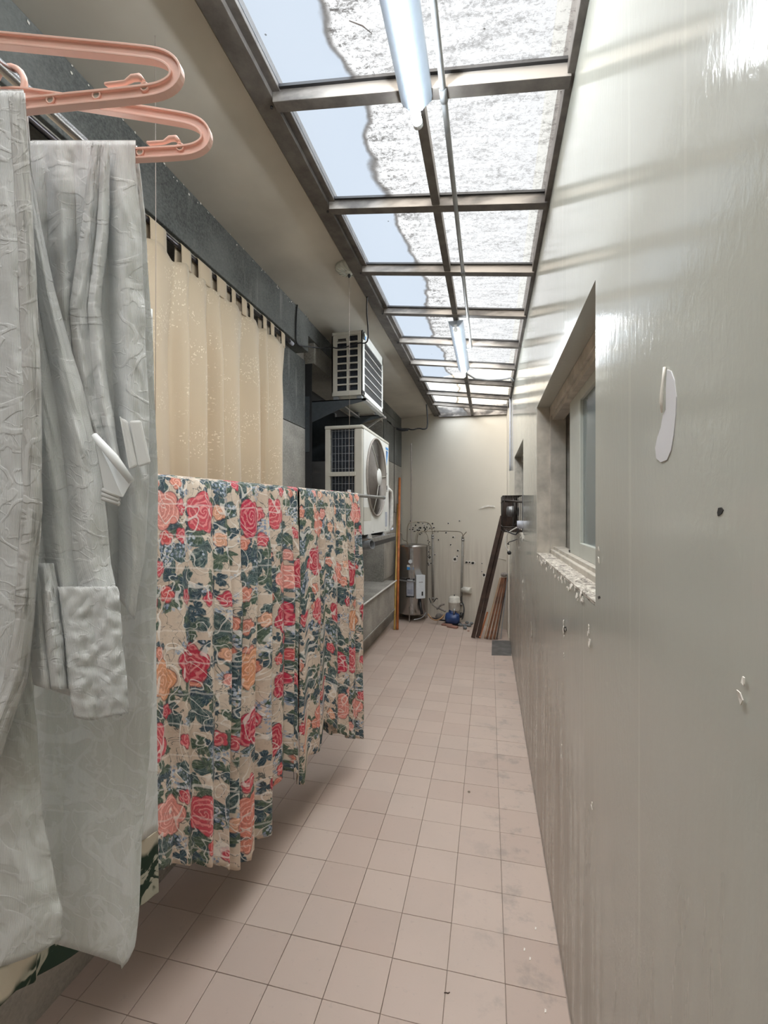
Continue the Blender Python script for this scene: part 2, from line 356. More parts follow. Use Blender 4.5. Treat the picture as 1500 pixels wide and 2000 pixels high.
    return t.fin(c, .7, 0.0, t.bump(t.m_('ADD', t.m_('MULTIPLY', sc_, .6), t.noise(u, 26, 4, .6)), .4, .004))
M['floral'] = floral()
def green_hem():
    t = NT('green_leaf_print'); u = t.co('UV'); n_ = t.noise(u, 10, 4, .6, 1.2)
    lf = t.ss(t.noise(u, 6, 2), .40, .44); c = t.mix(lf, (.55, .48, .37), (.015, .035, .02))
    c = t.mix(t.m_('MULTIPLY', lf, t.ss(t.m_('ABSOLUTE', t.m_('SUBTRACT', n_, .5)), .04, .015)), c, (.45, .43, .34))
    return t.fin(c, .8, 0.0, t.bump(n_, .3, .003))
M['green'] = green_hem()
M['ac'] = simple('aged_white_casing', (.70, .70, .67), .4, 0, .05, 8); M['ac_side'] = simple('cream_casing', (.52, .50, .44), .5, 0, .06, 8)
M['fan'] = simple('grey_brown_fan_grille', (.30, .265, .235), .5); M['coil'] = simple('black_coil', (.02, .025, .035), .45, .3, .6, 90, .5)
M['wire'] = simple('grey_wire', (.32, .33, .34), .4, .5); M['blue'] = simple('blue_print', (.05, .30, .72), .5); M['grey_print'] = simple('grey_label', (.42, .44, .50), .6)
M['mesh'] = simple('dark_mesh', (.10, .10, .10), .5); M['bracket'] = simple('dark_painted_steel', (.065, .075, .085), .5, .3); M['black'] = simple('black_rubber', (.015, .015, .017), .45)
M['lag'] = simple('white_pipe_lagging', (.68, .66, .62), .7); M['wood_o'] = simple('orange_wood', (.50, .16, .05), .45, 0, .25, 12); M['wood_y'] = simple('yellow_bamboo', (.68, .44, .13), .45, 0, .2, 12)
M['wood_d'] = simple('dark_brown_wood', (.05, .028, .02), .5, 0, .4, 14); M['wood_b'] = simple('reddish_brown_wood', (.16, .06, .025), .5, 0, .45, 14); M['wood_e'] = simple('pale_board_edge', (.42, .25, .13), .6, 0, .2, 14)
M['tank'] = simple('brushed_stainless', (.40, .38, .36), .27, .9, .05, 3); M['brass'] = simple('dull_brass', (.30, .26, .2), .4, .7)
M['navy'] = simple('navy_pump_paint', (.02, .05, .16), .35); M['cream_p'] = simple('cream_pump_tank', (.62, .60, .54), .35)
M['stone'] = simple('grey_pebble', (.16, .17, .175), .7, 0, .3, 20, .3); M['brick'] = simple('broken_brick', (.30, .16, .12), .8, 0, .3, 20, .3)
M['slate'] = simple('grey_floor_plate', (.15, .145, .14), .5, .2, .35, 9); M['scrap'] = simple('rag_grey', (.25, .22, .2), .8, 0, .4, 20)
M['jamb'] = simple('flaking_grey_paint', (.46, .43, .375), .7, 0, .22, 14, .5); M['sash'] = simple('pale_green_frame', (.52, .54, .49), .4, 0, .06, 6)
M['flake'] = simple('white_paint_flake', (.78, .75, .69), .6); M['patch'] = simple('bare_white_plaster', (.60, .60, .62), .7, 0, .04, 5); M['gap'] = simple('near_black', (.03, .028, .025), .9)  # near-black of dents, plaster holes and a rating plate
M['rust'] = simple('rusty_dark_wire', (.05, .042, .036), .6, .4)
def glass_mat():
    t = NT('frosted_grey_glass'); return t.fin((.16, .20, .21), .12, 0.0, None, .6)
M['glass'] = glass_mat()

# ================================================================== THE SETTING
XR, XL = .257, -1.41; CEIL = 3.16; YB = -1.9; YP, PITCH = 1.475, .5835
YBR, YBL = 6.45, 7.30                                                # back wall is skewed
def yback(x): return YBR+(XR-x)/(XR-XL)*(YBL-YBR)
# floor: slab with separate tiles
fl = struct(MB().box(-1.8, .6, YB-.2, 7.8, -.12, -.008).build('floor', M['grout']))
TX, TY = .1993, .1893
tm = MB().box(-TX/2+.0009, TX/2-.0009, -TY/2+.0009, TY/2-.0009, -.008, 0)
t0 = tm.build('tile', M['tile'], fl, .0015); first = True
nt = 0
for j in range(-4, 32):
    for i in range(-9, 2):
        x = .0547+.1+(i-0)*TX-.0003; y = 1.612+(j+.5)*TY
        if x > XR or x < -1.55 or y > yback(x)+.12: continue
        if y < .35 and x < -.5 and j < 0: pass
        o = t0 if first else bpy.data.objects.new('tile', t0.data)
        if not first: COL.objects.link(o); o.parent = fl
        o.location = (x, y, random.uniform(-.0006, .0004)); o.rotation_euler = (random.uniform(-.002, .002), random.uniform(-.002, .002), random.uniform(-.003, .003)); first = False; nt += 1
print('tiles', nt)
rest = MB()
for j in range(-19, -4):
    for i in range(-8, 1):
        x = .0547+.1+i*TX; y = 1.612+(j+.5)*TY; rest.box(x-TX/2+.0015, x+TX/2-.0015, y-TY/2+.0015, y+TY/2-.0015, -.008, 0)
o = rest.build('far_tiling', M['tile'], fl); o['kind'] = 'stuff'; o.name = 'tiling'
# right wall with two window openings
W1 = (1.206, 2.624, 1.398, 2.205); W2 = (3.62, 4.875, 1.45, 2.195)
TW = .17
wr = MB(); ys = [YB, W1[0], W1[1], W2[0], W2[1], YBR+.3]; TOPR = 3.6
wr.box(XR, XR+TW, ys[0], ys[1], -.1, TOPR); wr.box(XR, XR+TW, ys[2], ys[3], -.1, TOPR); wr.box(XR, XR+TW, ys[4], ys[5], -.1, TOPR)
for (y0, y1, z0, z1) in (W1, W2): wr.box(XR, XR+TW, y0, y1, -.1, z0); wr.box(XR, XR+TW, y0, y1, z1, TOPR)
wr = struct(wr.build('wall_right', M['wall']))
# corner pipe chase by the back wall
struct(MB().box(XR-.018, XR+.01, 6.02, 6.5, 0, 3.0).build('trim_1', M['wall_back'], None, .004))
# back wall
n_ = Vector((XR-XL, YBR-YBL, 0)).normalized()
bw = MB().prism([(XL-.5, yback(XL-.5), -.1), (XR+.4, yback(XR+.4), -.1), (XR+.4, yback(XR+.4), 3.7), (XL-.5, yback(XL-.5), 3.7)], (.09, .18, 0))
bw = struct(bw.build('wall_back', M['wall_back']))
struct(MB().box(-1.9, .6, YB-.2, YB, -.1, 3.7).build('wall_front', M['wall_back']))
# ceiling slab with a fine joint
ce = MB().box(-1.95, -.857, YB, 7.6, CEIL, CEIL+.15).box(-.849, -.80, YB, 7.6, CEIL, CEIL+.15).box(-.86, -.85, YB, 7.6, CEIL+.004, CEIL+.1)
ce.prism([(-.80, YB, CEIL-.02), (XR, YB, CEIL-.02), (XR, YB, CEIL+.15), (-.80, YB, CEIL+.15)], (0, YP-5*PITCH-YB, 0))
ce = struct(ce.build('ceiling', M['ceil']))
# left wall: window behind curtain, niche behind the condensers, panel joints
XW = -1.50
N0, N1, NZ0, NZ1 = 3.50, 5.99, .68, 2.86
WC0, WC1, WZ0, WZ1 = -.3, 2.86, 1.0, 2.86
wl = MB()
XB = XL-.5
wl.box(XB, XL, YB, WC0, -.1, 3.3); wl.box(XB, XL, WC0, WC1, -.1, WZ0); wl.box(XB, XL, WC0, WC1, WZ1, 3.3)
wl.box(XB, XW, WC1, N0, -.1, 3.3); wl.box(XB, XL, N0, N1, -.1, NZ0-.02); wl.box(XB, XL, N0, N1, NZ1, 3.3); wl.box(XB, XL, N1, 7.6, -.1, 3.3)
wl.box(XB, XL-.36, N0, N1, NZ0-.02, NZ1)
wl = struct(wl.build('wall_left', M['con']))
MB().box(XW-.02, XL+.022, WC1-.4, 3.33, 2.89, CEIL).box(XW-.02, XL+.022, YB, WC1-.4, 2.89, CEIL).build('pelmet_beam', M['dark_con'], wl, .004)
MB().box(XW-.02, XL+.012, 3.335, 7.25, 3.03, CEIL).build('cornice_strip', M['dark_con'], wl, .003)
# concrete facing panels with open joints (each a part)
for (y0, y1, z0, z1, mt) in ((2.87, 3.495, .70, 1.55, 'con'), (2.87, 3.495, 1.556, 2.318, 'con'), (2.87, 3.495, 2.324, 2.885, 'dark_con'),
        (6.0, 6.60, .70, 1.62, 'con'), (6.606, 7.26, .70, 1.62, 'con'), (6.0, 6.60, 1.626, 2.36, 'con'), (6.606, 7.26, 1.626, 2.36, 'con'), (6.0, 6.60, 2.366, 3.02, 'dark_con'), (6.606, 7.26, 2.366, 3.02, 'dark_con')):
    MB().box((XW if y0 < 5 else XL)-.01, (XW if y0 < 5 else XL)+.014, y0, y1, z0, z1).build('facing_panel', M[mt], wl, .002)
# protruding low plinth with overhanging foot
MB().box(XL-.4, -1.283, 2.2, 6.15, .285, .675).build('low_ledge', M['con'], wl, .006)
MB().box(XL-.4, -1.275, 2.2, 6.15, .262, .285).build('ledge_lip', M['con'], wl, .003)
# niche: near-black sheets stand for the dark of the recess
MB().box(XL-.37, XL-.34, N0, N1, NZ0, NZ1).build('niche_dark_sheet', M['void'], wl)
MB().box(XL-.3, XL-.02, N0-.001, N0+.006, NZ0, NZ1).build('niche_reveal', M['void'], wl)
f = MB().box(XL-.33, XL-.30, 4.6, 5.3, .80, .86).box(XL-.33, XL-.30, 4.6, 5.3, 1.20, 1.26).box(XL-.33, XL-.30, 4.6, 4.66, .86, 1.2).box(XL-.33, XL-.30, 5.24, 5.3, .86, 1.2).build('vent_frame', M['bracket'], wl)
# window behind the curtain
wn = struct(MB().box(XL-.14, XL-.10, WC0, WC1, WZ0, WZ0+.06).box(XL-.14, XL-.10, WC0, WC1, WZ1-.06, WZ1).box(XL-.14, XL-.10, WC0, WC0+.06, WZ0, WZ1).box(XL-.14, XL-.10, WC1-.06, WC1, WZ0, WZ1).box(XL-.14, XL-.10, 1.25, 1.31, WZ0, WZ1).build('window_3', M['wood_d']))
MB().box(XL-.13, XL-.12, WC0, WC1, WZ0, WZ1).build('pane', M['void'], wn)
# right windows
def rwindow(name, W, sash_y, k):
    y0, y1, z0, z1 = W
    fr = MB()
    xa, xb = XR+.068, XR+.15
    fr.box(xa, xb, y0, y1, z0, z0+.03).box(xa, xb, y0, y1, z1-.05, z1).box(xa, xb, y1-.03, y1, z0, z1).box(xa, xb, y0, y0+.03, z0, z1)
    wn = struct(fr.build(name, M['jamb'], None, .003))
    MB().box(XR+.001, xa+.01, y1-.012, y1+.0, z0, z1).box(XR+.14, XR+TW, y1-.012, y1, z0, z1).build('far_jamb', M['jamb'], wn)
    MB().box(XR+.0, XR+TW, y0, y1, z0-.001, z0+.008).build('window_sill', M['flaky'], wn)
    MB().box(xa+.015, xb-.01, y0, y1, z0+.03, z0+.045).box(xa+.012, xb-.012, y0, y1, z1-.075, z1-.05).build('sash_track', M['steel'] if k else M['jamb'], wn)
    q = XR+TW
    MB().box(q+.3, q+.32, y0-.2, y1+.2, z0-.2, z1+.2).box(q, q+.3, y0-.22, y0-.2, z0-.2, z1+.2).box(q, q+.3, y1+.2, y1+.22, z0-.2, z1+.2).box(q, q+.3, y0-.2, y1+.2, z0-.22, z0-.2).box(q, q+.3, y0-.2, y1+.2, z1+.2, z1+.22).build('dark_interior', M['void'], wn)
    # sliding sash
    a, b = y0+.01, sash_y; zz0, zz1 = z0+.045, z1-.07; xa += .05
    s = MB().box(xa-.012, xa+.022, b-.235, b, zz0, zz1).box(xa-.012, xa+.022, a, b-.235, zz0, zz0+.06).box(xa-.012, xa+.022, a, b-.235, zz1-.045, zz1).box(xa-.012, xa+.022, a, a+.06, zz0, zz1)
    s = s.build('sash', M['sash'], wn, .003); MB().box(xa+.002, xa+.008, a+.05, b-.225, zz0+.04, zz1-.04).build('pane', M['glass'], s)
    MB().box(xa-.014, xa+.002, b-.012, b+.014, zz0-.015, zz0+.012).build('roller_shoe', M['black'], s)
    return wn
def flaky():
    t = NT('flaking_sill_paint'); o = t.co(); a = t.noise(t.mapv(o, (1.5, .6, 1)), 24, 6, .7, 1.5); c = t.ramp(a, [(.38, (.17, .15, .13)), (.5, (.48, .44, .38)), (.62, (.74, .71, .64))])
    return t.fin(c, .7, 0.0, t.bump(a, .8, .01))
M['flaky'] = flaky()
w1 = rwindow('window_1', W1, 2.22, 0); w2 = rwindow('window_2', W2, 3.9, 0)
# curled flakes along the sill and peeling scars: one part, uncountable
random.seed(3)
fk = MB()
def flake(c, s_, n=Vector((-1, 0, 0)), el=1.0):
    c = Vector(c); pts = []
    m = random.randint(4, 6); a0 = random.random()*6
    for k in range(m):
        a = a0+2*pi*k/m; rr = s_*random.uniform(.6, 1.2); pts.append(c+Vector((random.uniform(-.9, .1)*s_*.5, cos(a)*rr/el**.5, sin(a)*rr*el)))
    fk.prism(pts, (.0012, 0, 0))
for k in range(46):
    y = lerp(W1[0], W1[1], random.random()**1.0); flake((XR-.002, y, W1[2]-random.random()**2*.03), random.uniform(.004, .012))
for k in range(22): flake((XR-.002, random.uniform(3.5, 4.3), W2[2]-random.random()**2*.05), random.uniform(.006, .016))
for (u, v, n, s_, sp) in ((1104, 1228, 7, .007, .022), (1103, 1283, 3, .004, .008), (1152, 1228, 3, .006, .012), (1154, 1262, 2, .008, .01), (1040, 1230, 5, .012, .025), (1172, 1082, 2, .006, .01), (1022, 1140, 6, .012, .06), (1014, 1060, 5, .012, .03), (1100, 1470, 2, .006, .02), (1160, 1575, 2, .005, .01), (1460, 1350, 2, .005, .008)):
    for k in range(n):
        p = PX(u, v, XR); flake((XR-.003, p.y+random.uniform(-sp, sp), p.z+random.uniform(-sp, sp)*1.8), s_*random.uniform(.6, 1.2), el=1.4)
for k in range(120): y = lerp(.6, 7.0, random.random()**1.3); flake((XL+.026, y, CEIL-.004-random.random()**2*.03), random.uniform(.002, .006))
fo = fk.build('paint_flakes', M['flake'], wr); fo['kind'] = 'stuff'
# the large peeled patch with its curled strip
def patch(name, pts, mat, par, th=.0012, X=XR):
    P_ = [PX(u, v, X) for u, v in pts]; return MB().prism(P_, (-th, 0, 0)).build(name, mat, par)
patch('peeled_patch', [(1304, 722), (1312, 725), (1318, 742), (1322, 775), (1321, 810), (1317, 850), (1312, 880), (1304, 898), (1292, 903), (1283, 895), (1281, 875), (1285, 855), (1292, 835), (1296, 812), (1302, 800), (1302, 760)], M['patch'], wr)
c_ = [PX(u, v, XR)+Vector((dx, 0, 0)) for u, v, dx in ((1301, 717, -.002), (1301, 740, -.004), (1300, 765, -.005), (1299, 785, -.005), (1297, 806, -.003))]
MB().tube(c_, [.0022, .0018, .0024, .0026, .0012], 8).build('curled_strip', M['flake'], wr)
patch('dent', [(1404, 992), (1410, 991), (1414, 996), (1410, 1004), (1403, 1008), (1402, 1001)], M['gap'], wr, .0008)
patch('dent', [(1168, 1165), (1172, 1164), (1173, 1168), (1169, 1170)], M['gap'], wr, .0008)
patch('dent', [(1101, 1226), (1106, 1224), (1107, 1231), (1103, 1234)], M['gap'], wr, .002)
# back wall peeling
def PB(u, v, off=.004):
    # intersection of the pixel ray with the skewed back wall
    k = (u-750)/F; # x = d(k CT - ST), y = d(k ST + CT)
    a = k*CT-ST; b_ = k*ST+CT; sl = (YBL-YBR)/(XR-XL)
    d = (YBR+sl*XR)/(b_+sl*a); p = PD(u, v, d); return p-Vector((.09, .18, 0)).normalized()*off
bk = MB(); bd = MB(); random.seed(5)
def blot(mb, u, v, su, sv, off, th=.004):
    m = 7; a0 = random.random()*6
    mb.prism([PB(u+cos(a0+2*pi*k/m)*su*random.uniform(.6, 1.2), v+sin(a0+2*pi*k/m)*sv*random.uniform(.6, 1.2), off) for k in range(m)], Vector((-.09, -.18, 0)).normalized()*th)
for (u, v, s_) in ((876, 1022, 1.6), (898, 1017, 1.3), (857, 1054, 1.3), (886, 1049, 2), (881, 1064, 1.6), (895, 1075, 1.7), (889, 1092, 3.6), (894, 1086, 1.5), (912, 1098, 2.5), (918, 1098, 2), (924, 1099, 3), (942, 1100, 1.2), (946, 1123, 3.4), (942, 1116, 1.2), (906, 1086, 1.2), (850, 1083, 1.3), (840, 1088, 3), (836, 1100, 2.4), (872, 1040, 2)):
    blot(bk, u, v, s_*1.6, s_*1.6, .002, .003); blot(bd, u-.4, v+.3, s_*.95, s_*.95, .003, .004)
for k in range(34):
    u = 824+random.gauss(0, 12); v = 1032+random.gauss(0, 8); blot(bk, u, v, random.uniform(1, 3), random.uniform(1, 2.4), .002, .003); blot(bd, u+1, v+.5, random.uniform(.8, 2.2), random.uniform(.7, 1.8), .003, .004)
for k in range(16):
    u = 837+random.gauss(0, 2.5); v = 1055+k*3.2; blot(bk, u, v, 2, 2, .002, .003); blot(bd, u+.6, v+.4, 1.2, 1.2, .003, .004)
b1 = bk.build('chipped_plaster', M['flake'], bw); b1['kind'] = 'stuff'; b2 = bd.build('bare_plaster_holes', M['gap'], bw); b2['kind'] = 'stuff'
MB().prism([PB(u, v, .01) for u, v in ((935, 994), (944, 989), (955, 986), (966, 987.5), (968, 991), (955, 989.5), (945, 992))], Vector((-.3, -.6, 0))*.01).build('peeling_strip', M['flake'], bw)
MB().tube([PB(972, 1090), PB(978, 1091), PB(988, 1093)], .003, 6).build('peeling_strip', M['flake'], bw)

# ================================================================== SKYLIGHT
ZL, ZR_ = CZ+1.507, CZ+1.385; X0, X1 = -.723, .247
def zs(x): return ZL+(x-X0)/(X1-X0)*(ZR_-ZL)
sk = thing('skylight', 'long sloping skylight of weathered glass in dusty brown steel framing', 'skylight', (0, 2.5, 3.0))

def yend(x): return yback(x)+.02
rail = lambda xa, xb, dz0, dz1, y0=YP-5*PITCH, y1=None: MB().prism([(xa, y0, zs(xa)+dz0), (xb, y0, zs(xb)+dz0), (xb, y0, zs(xb)+dz1), (xa, y0, zs(xa)+dz1)], (0, (y1 or yend(xa))-y0, 0))
rail(-.832, X0-.03, -.032, .10).build('side_rail', M['frame'], sk, .002)
rail(X0-.032, X0, -.012, .02).build('inner_rail', M['frame'], sk, .002)
rail(X1-.012, XR+.0, -.04, .10).build('side_rail', M['frame'], sk, .002)
rail(-.255, -.218, -.042, .012, YP-PITCH*5, yend(-.25)).build('mullion', M['frame'], sk, .002)
ks = range(-5, 9)
for k in ks:
    y = YP+k*PITCH
    MB().prism([(X0-.03, y, zs(X0-.03)-.048), (X1, y, zs(X1)-.048), (X1, y, zs(X1)), (X0-.03, y, zs(X0-.03))], (0, .046, 0)).build('crossbar', M['frame'], sk, .002)
    MB().prism([(X0, y-.012, zs(X0)-.006), (X1, y-.012, zs(X1)-.006), (X1, y-.012, zs(X1)+.004), (X0, y-.012, zs(X0)+.004)], (0, .07, 0)).build('glazing_bead', M['black'], sk)
MB().prism([(X0-.03, yend(X0)-.05, zs(X0)-.05), (XR, yend(XR)-.06, zs(XR)-.04), (XR, yend(XR)-.06, zs(XR)+.1), (X0-.03, yend(X0)-.05, zs(X0)+.1)], (0, .05, 0)).build('end_rail', M['frame'], sk)
for k in range(-5, 9):
    ya = YP+k*PITCH+.046; yb_ = YP+(k+1)*PITCH
    for (xa, xb) in ((X0, -.2365), (-.2365, X1)):
        if k == 8: q = [(xa, ya), (xb, ya), (xb, max(ya+.02, yend(xb))), (xa, yend(xa))]
        else: q = [(xa, ya), (xb, ya), (xb, yb_), (xa, yb_)]
        MB().prism([(x, y, zs(x)+.004) for x, y in q], (0, 0, .006)).build('pane', M['pane'], sk)
# bolts under the beams' left ends
bt = MB()
for k in range(9): bt.lathe((X0-.045, YP+k*PITCH+.025, zs(X0)-.036), [(.006, 0), (.006, -.006)], 6)
bt.build('bolts', M['black'], sk)['kind'] = 'stuff'
# twig and debris resting on the glass
tw_ = MB().tube([PD(682, 18, 1.36), PD(708, 31, 1.37), PD(727, 45, 1.39)], [.002, .003, .001], 6).build('twig', M['wood_d']); 
for v in tw_.data.vertices: v.co.z = zs(v.co.x)+.012+(v.co.z-zs(v.co.x))*.02+.002
recentre(tw_); tag(tw_, 'dry brown twig lying on the nearest glass pane left of the lamp', 'twig')

# ================================================================== LAMPS AND CONDUITS
def lamp(y0, y1, label):
    x = -.237; zt = zs(x)-.048
    t = thing('fluorescent_lamp', label, 'lamp', (x, (y0+y1)/2, zt), 'tube lamps under the skylight')
    sec = [(-.055, 0), (.055, 0), (.052, -.012), (.020, -.048), (-.020, -.048), (-.052, -.012)]
    MB().prism([(x+a, y0+.02, zt+b) for a, b in sec], (0, y1-y0-.05, 0)).build('lamp_body', M['dimmed_lamp_enamel'], t, .002)
    MB().prism([(x-.014, y1-.045, zt-.048), (x+.014, y1-.045, zt-.048), (x+.05, y1-.03, zt-.01), (x+.05, y1-.03, zt), (x-.05, y1-.03, zt), (x-.05, y1-.03, zt-.01)], (0, .012, 0)).build('end_cap', M['dimmed_lamp_enamel'], t)
    MB().tube([(x, y0+.035, zt-.068), (x, y1-.01, zt-.068)], .015, 16).build('tube', M['tube'], t)
    for yy in (y0+.022, y1-.006):
        MB().lathe((x, yy-.008, zt-.068), [(.0165, 0), (.0165, .016)], 14, 'y').box(x-.01, x+.01, yy-.006, yy+.006, zt-.068, zt-.03).build('lamp_holder', M['white_enamel'], t)
    return t
lamp(.30, 1.535, 'white fluorescent batten lamp overhead in front, tip beside the first crossbar')
lamp(3.30, 4.47, 'smaller-looking far fluorescent batten lamp, with curved cable at its end')
zc = CZ+1.42
pp = thing('ceiling_conduit', 'straight grey electrical conduit pipe running under the skylight crossbars', 'pipe', (-.147, 2, zc-.03))
MB().tube([(-.147, -.25, zc-.03), (-.147, 3.87, zc-.03)], .0105, 12).build('pipe', M['grey_plastic'], pp)
for yy in (1.50, 2.66): MB().tube([(-.147, yy-.02, zc-.03), (-.147, yy+.03, zc-.03)], .0135, 12).build('coupling', M['grey_plastic'], pp)
MB().tube([(-.147, 3.87, zc-.03), (-.150, 3.895, zc-.03), (-.17, 3.905, zc-.03), (-.19, 3.905, zc-.028)], .009, 10).build('elbow', M['grey_plastic'], pp)
for yy in (1.497, 3.83, 2.665): MB().box(-.175, -.119, yy, yy+.02, zc-.021, zc-.0155).box(-.165, -.129, yy, yy+.02, zc-.0165, zc-.0).build('clip', M['black'], pp)
# curved flexible conduit beyond the far lamp
x_ = -.237
pts = [(x_+.02, 4.46, 3.06), (x_, 4.52, 3.035), (x_+.02, 4.62, 3.025), (x_+.1, 4.72, 3.0), (-.0, 4.75, 2.985), (.13, 4.74, 2.98), (.215, 4.72, 2.985), (.245, 4.72, 2.95)]
fc = MB().tube(pts, .010, 10).build('flexible_conduit', M['grey_plastic']); recentre(fc); tag(fc, 'grey flexible conduit curving from the far lamp to the right wall', 'cable')
# ceiling rose and hanging strings, clothes pole
def pole_pt(u): v = 935+.0847*(u-313); d = .108*F/(1000-v); return PD(u, v, d), d
pA, dA = pole_pt(-260); pB, dB = pole_pt(750); pdir = (pB-pA).normalized()
pol = thing('clothes_pole', 'thin steel clothes pole hanging on strings, floral cloths draped over it', 'pole', pA)
MB().tube([pA, pB], .0115, 14).build('rod', M['steel'], pol); MB().tube([pB-pdir*.03, pB+pdir*.004], .0135, 14).build('end_cap', M['grey_plastic'], pol)
pS1, _ = pole_pt(303); pS2, _ = pole_pt(682)
for (p, l) in ((pS1, 'thin string hanging from the ceiling in front of the beige curtain'), (pS2, 'thin string hanging from the round ceiling rose past the air conditioners')):
    s_ = MB().tube([(p.x, p.y, CEIL-.004), (p.x+.003, p.y, lerp(p.z, CEIL, .5)), (p.x, p.y, p.z+.013)], .0011, 5)
    ring = [p+Vector((0, 0, 0))+(Vector((0, 0, 1))*cos(a)+Vector((pdir.y, -pdir.x, 0))*sin(a))*.0135 for a in [2*pi*k/14 for k in range(14)]]
    s_.tube(ring, .0012, 5, closed=True); s_ = s_.build('hanging_string', M['grout']); recentre(s_); tag(s_, l, 'string')
rp = Vector((pS2.x, pS2.y, CEIL))
ro = thing('ceiling_rose', 'small round fluted white ceiling rose beside the skylight rail', 'ceiling rose', rp)
prof = [(.0, -.044), (.018, -.044), (.026, -.034), (.066, -.028), (.084, -.014), (.088, 0)]
MB().lathe(rp, prof, 24).build('rose_plate', M['sash'], ro)
rb = MB()
for k in range(18):
    a = 2*pi*k/18; rb.tube([rp+Vector((cos(a)*.028, sin(a)*.028, -.035)), rp+Vector((cos(a)*.068, sin(a)*.068, -.028)), rp+Vector((cos(a)*.086, sin(a)*.086, -.010))], .0045, 5)
rb.build('fluting', M['sash'], ro); MB().lathe(rp, [(.0, -.066), (.007, -.064), (.010, -.052), (.006, -.042)], 10).build('hook', M['black'], ro)
clip = MB().box(pS2.x-.008, pS2.x+.008, pS2.y-.012, pS2.y+.012, pS2.z+.013, pS2.z+.03).build('clothes_peg', M['white_enamel'])
recentre(clip); tag(clip, 'small pale plastic clip on top of the clothes pole, below a string', 'clip')

# ================================================================== CLOTH BUILDER
def cloth(name, fn, ns, nt_, mat, parent=None, thick=.0016, uvs=(1, 1)):
    """fn(s, t) -> point; s across, t down"""
    vs = [fn(i/ns, j/nt_) for j in range(nt_+1) for i in range(ns+1)]
    fs = [(j*(ns+1)+i, j*(ns+1)+i+1, (j+1)*(ns+1)+i+1, (j+1)*(ns+1)+i) for j in range(nt_) for i in range(ns)]
    me = bpy.data.meshes.new(name); me.from_pydata([tuple(v) for v in vs], [], fs)
    uv = me.uv_layers.new(name='UVMap')
    for p in me.polygons:
        p.use_smooth = True
        for li in p.loop_indices:
            vi = me.loops[li].vertex_index; uv.data[li].uv = ((vi % (ns+1))/ns*uvs[0], (1-(vi//(ns+1))/nt_)*uvs[1])
    me.materials.append(mat); o = bpy.data.objects.new(name, me); COL.objects.link(o)
    md = o.modifiers.new('thickness', 'SOLIDIFY'); md.thickness = thick; md.offset = 0
    if parent: o.parent = parent; o.matrix_parent_inverse = Matrix.Translation(-parent.location)
    return o
class Fold:
    """irregular pleats: returns a displacement in -1..1 for position s, drifting with t"""
    def __init__(s, n, seed, sharp=.6):
        r = random.Random(seed); xs = [0]
        for i in range(n): xs.append(xs[-1]+r.uniform(.55, 1.5))
        s.x = [x/xs[-1] for x in xs]; s.a = [r.uniform(.45, 1) for _ in range(n)]; s.dr = [r.uniform(-.35, .35)/n for _ in range(n+1)]; s.n = n; s.sharp = sharp
        s.dr[0] = s.dr[-1] = 0
    def __call__(s, x, t):
        for i in range(s.n):
            a = s.x[i]+s.dr[i]*t; b = s.x[i+1]+s.dr[i+1]*t
            if x <= b or i == s.n-1:
                q = min(1, max(0, (x-a)/max(1e-6, b-a))); w_ = .5-.5*cos(2*pi*q) if s.sharp > 1 else (lambda b: b*.55+.45*(.5-.5*cos(2*pi*q)))(sin(pi*q)**s.sharp); return s.a[i]*w_*2-1
from mathutils import noise as MN
def wr_(x, y, z=0.0): return MN.noise(Vector((x, y, z)))

# ---- beige tab-top curtain
rodX = -1.35; rz = CZ+1.186
rod = thing('curtain_rod', 'dark glossy curtain rod with a pale end cap above the beige curtain', 'curtain rod', (rodX, 1.6, rz))
MB().tube([(rodX, -.1, rz), (rodX, 2.93, rz)], .011, 12).build('rod', M['dark_rod'], rod); MB().tube([(rodX, 2.90, rz), (rodX, 2.95, rz)], .0135, 12).build('end_cap', M['grey_print'], rod)
for yy in (2.915, .9): MB().box(XL, rodX, yy-.006, yy+.006, rz-.004, rz+.024).build('rod_bracket', M['bracket'], rod)
cur = thing('tab_curtain', 'beige jacquard tab-top curtain hanging on the dark rod', 'curtain', (rodX, 1.7, .8))
cy0, cy1 = -.05, YX(553, rodX); fo1 = Fold(17, 11, .75)
tabs = [(286, 318), (348, 367), (381, 408), (418, 437), (447, 455), (467, 477), (483, 490), (509, 516), (524, 531), (545, 552)]
tabsY = [(YX(a, rodX), YX(b, rodX)) for a, b in tabs]+[(.95, 1.04), (.66, .76), (.38, .47), (.1, .2)]
cent = sorted([(a+b)/2 for a, b in tabsY])
def cfn(s, t):
    y = lerp(cy0, cy1, s); dist = min(abs(y-c) for c in cent); dist = min(dist, .085)
    top = rz-.075-.35*max(0, dist-.012)*(1 if t < .2 else 0)
    top = rz-.072-.40*max(0, dist-.02)
    z = lerp(top, .95, t); am = .012+.034*min(1, t*5)
    x = rodX+.022+am*fo1(s, t)+.004*wr_(y*9, z*3)
    y += .012*wr_(y*4, z*1.3, 3)*min(1, t*4) + .02*t*(s > .98)
    return Vector((max(x, XL+.02), y, z))
cloth('curtain_panel', cfn, 300, 46, M['beige'], cur, .002, (4.2, 1.9))
for (a, b) in tabsY:
    a, b = min(a, b), max(a, b)
    def tf(s, t, a=a, b=b):
        y = lerp(a, b, s)+.008*(t-.5)
        if t < .4: q = t/.4; return Vector((rodX-.016, y, lerp(rz-.085, rz, q)))
        if t < .6: q = (t-.4)/.2*pi; return Vector((rodX-.016*cos(q), y, rz+.016*sin(q)))
        q = (t-.6)/.4; return Vector((rodX+.016, y, lerp(rz, rz-.085, q)))
    cloth('curtain_tab', tf, 4, 20, M['beige'], cur, .002, (b-a, .2))

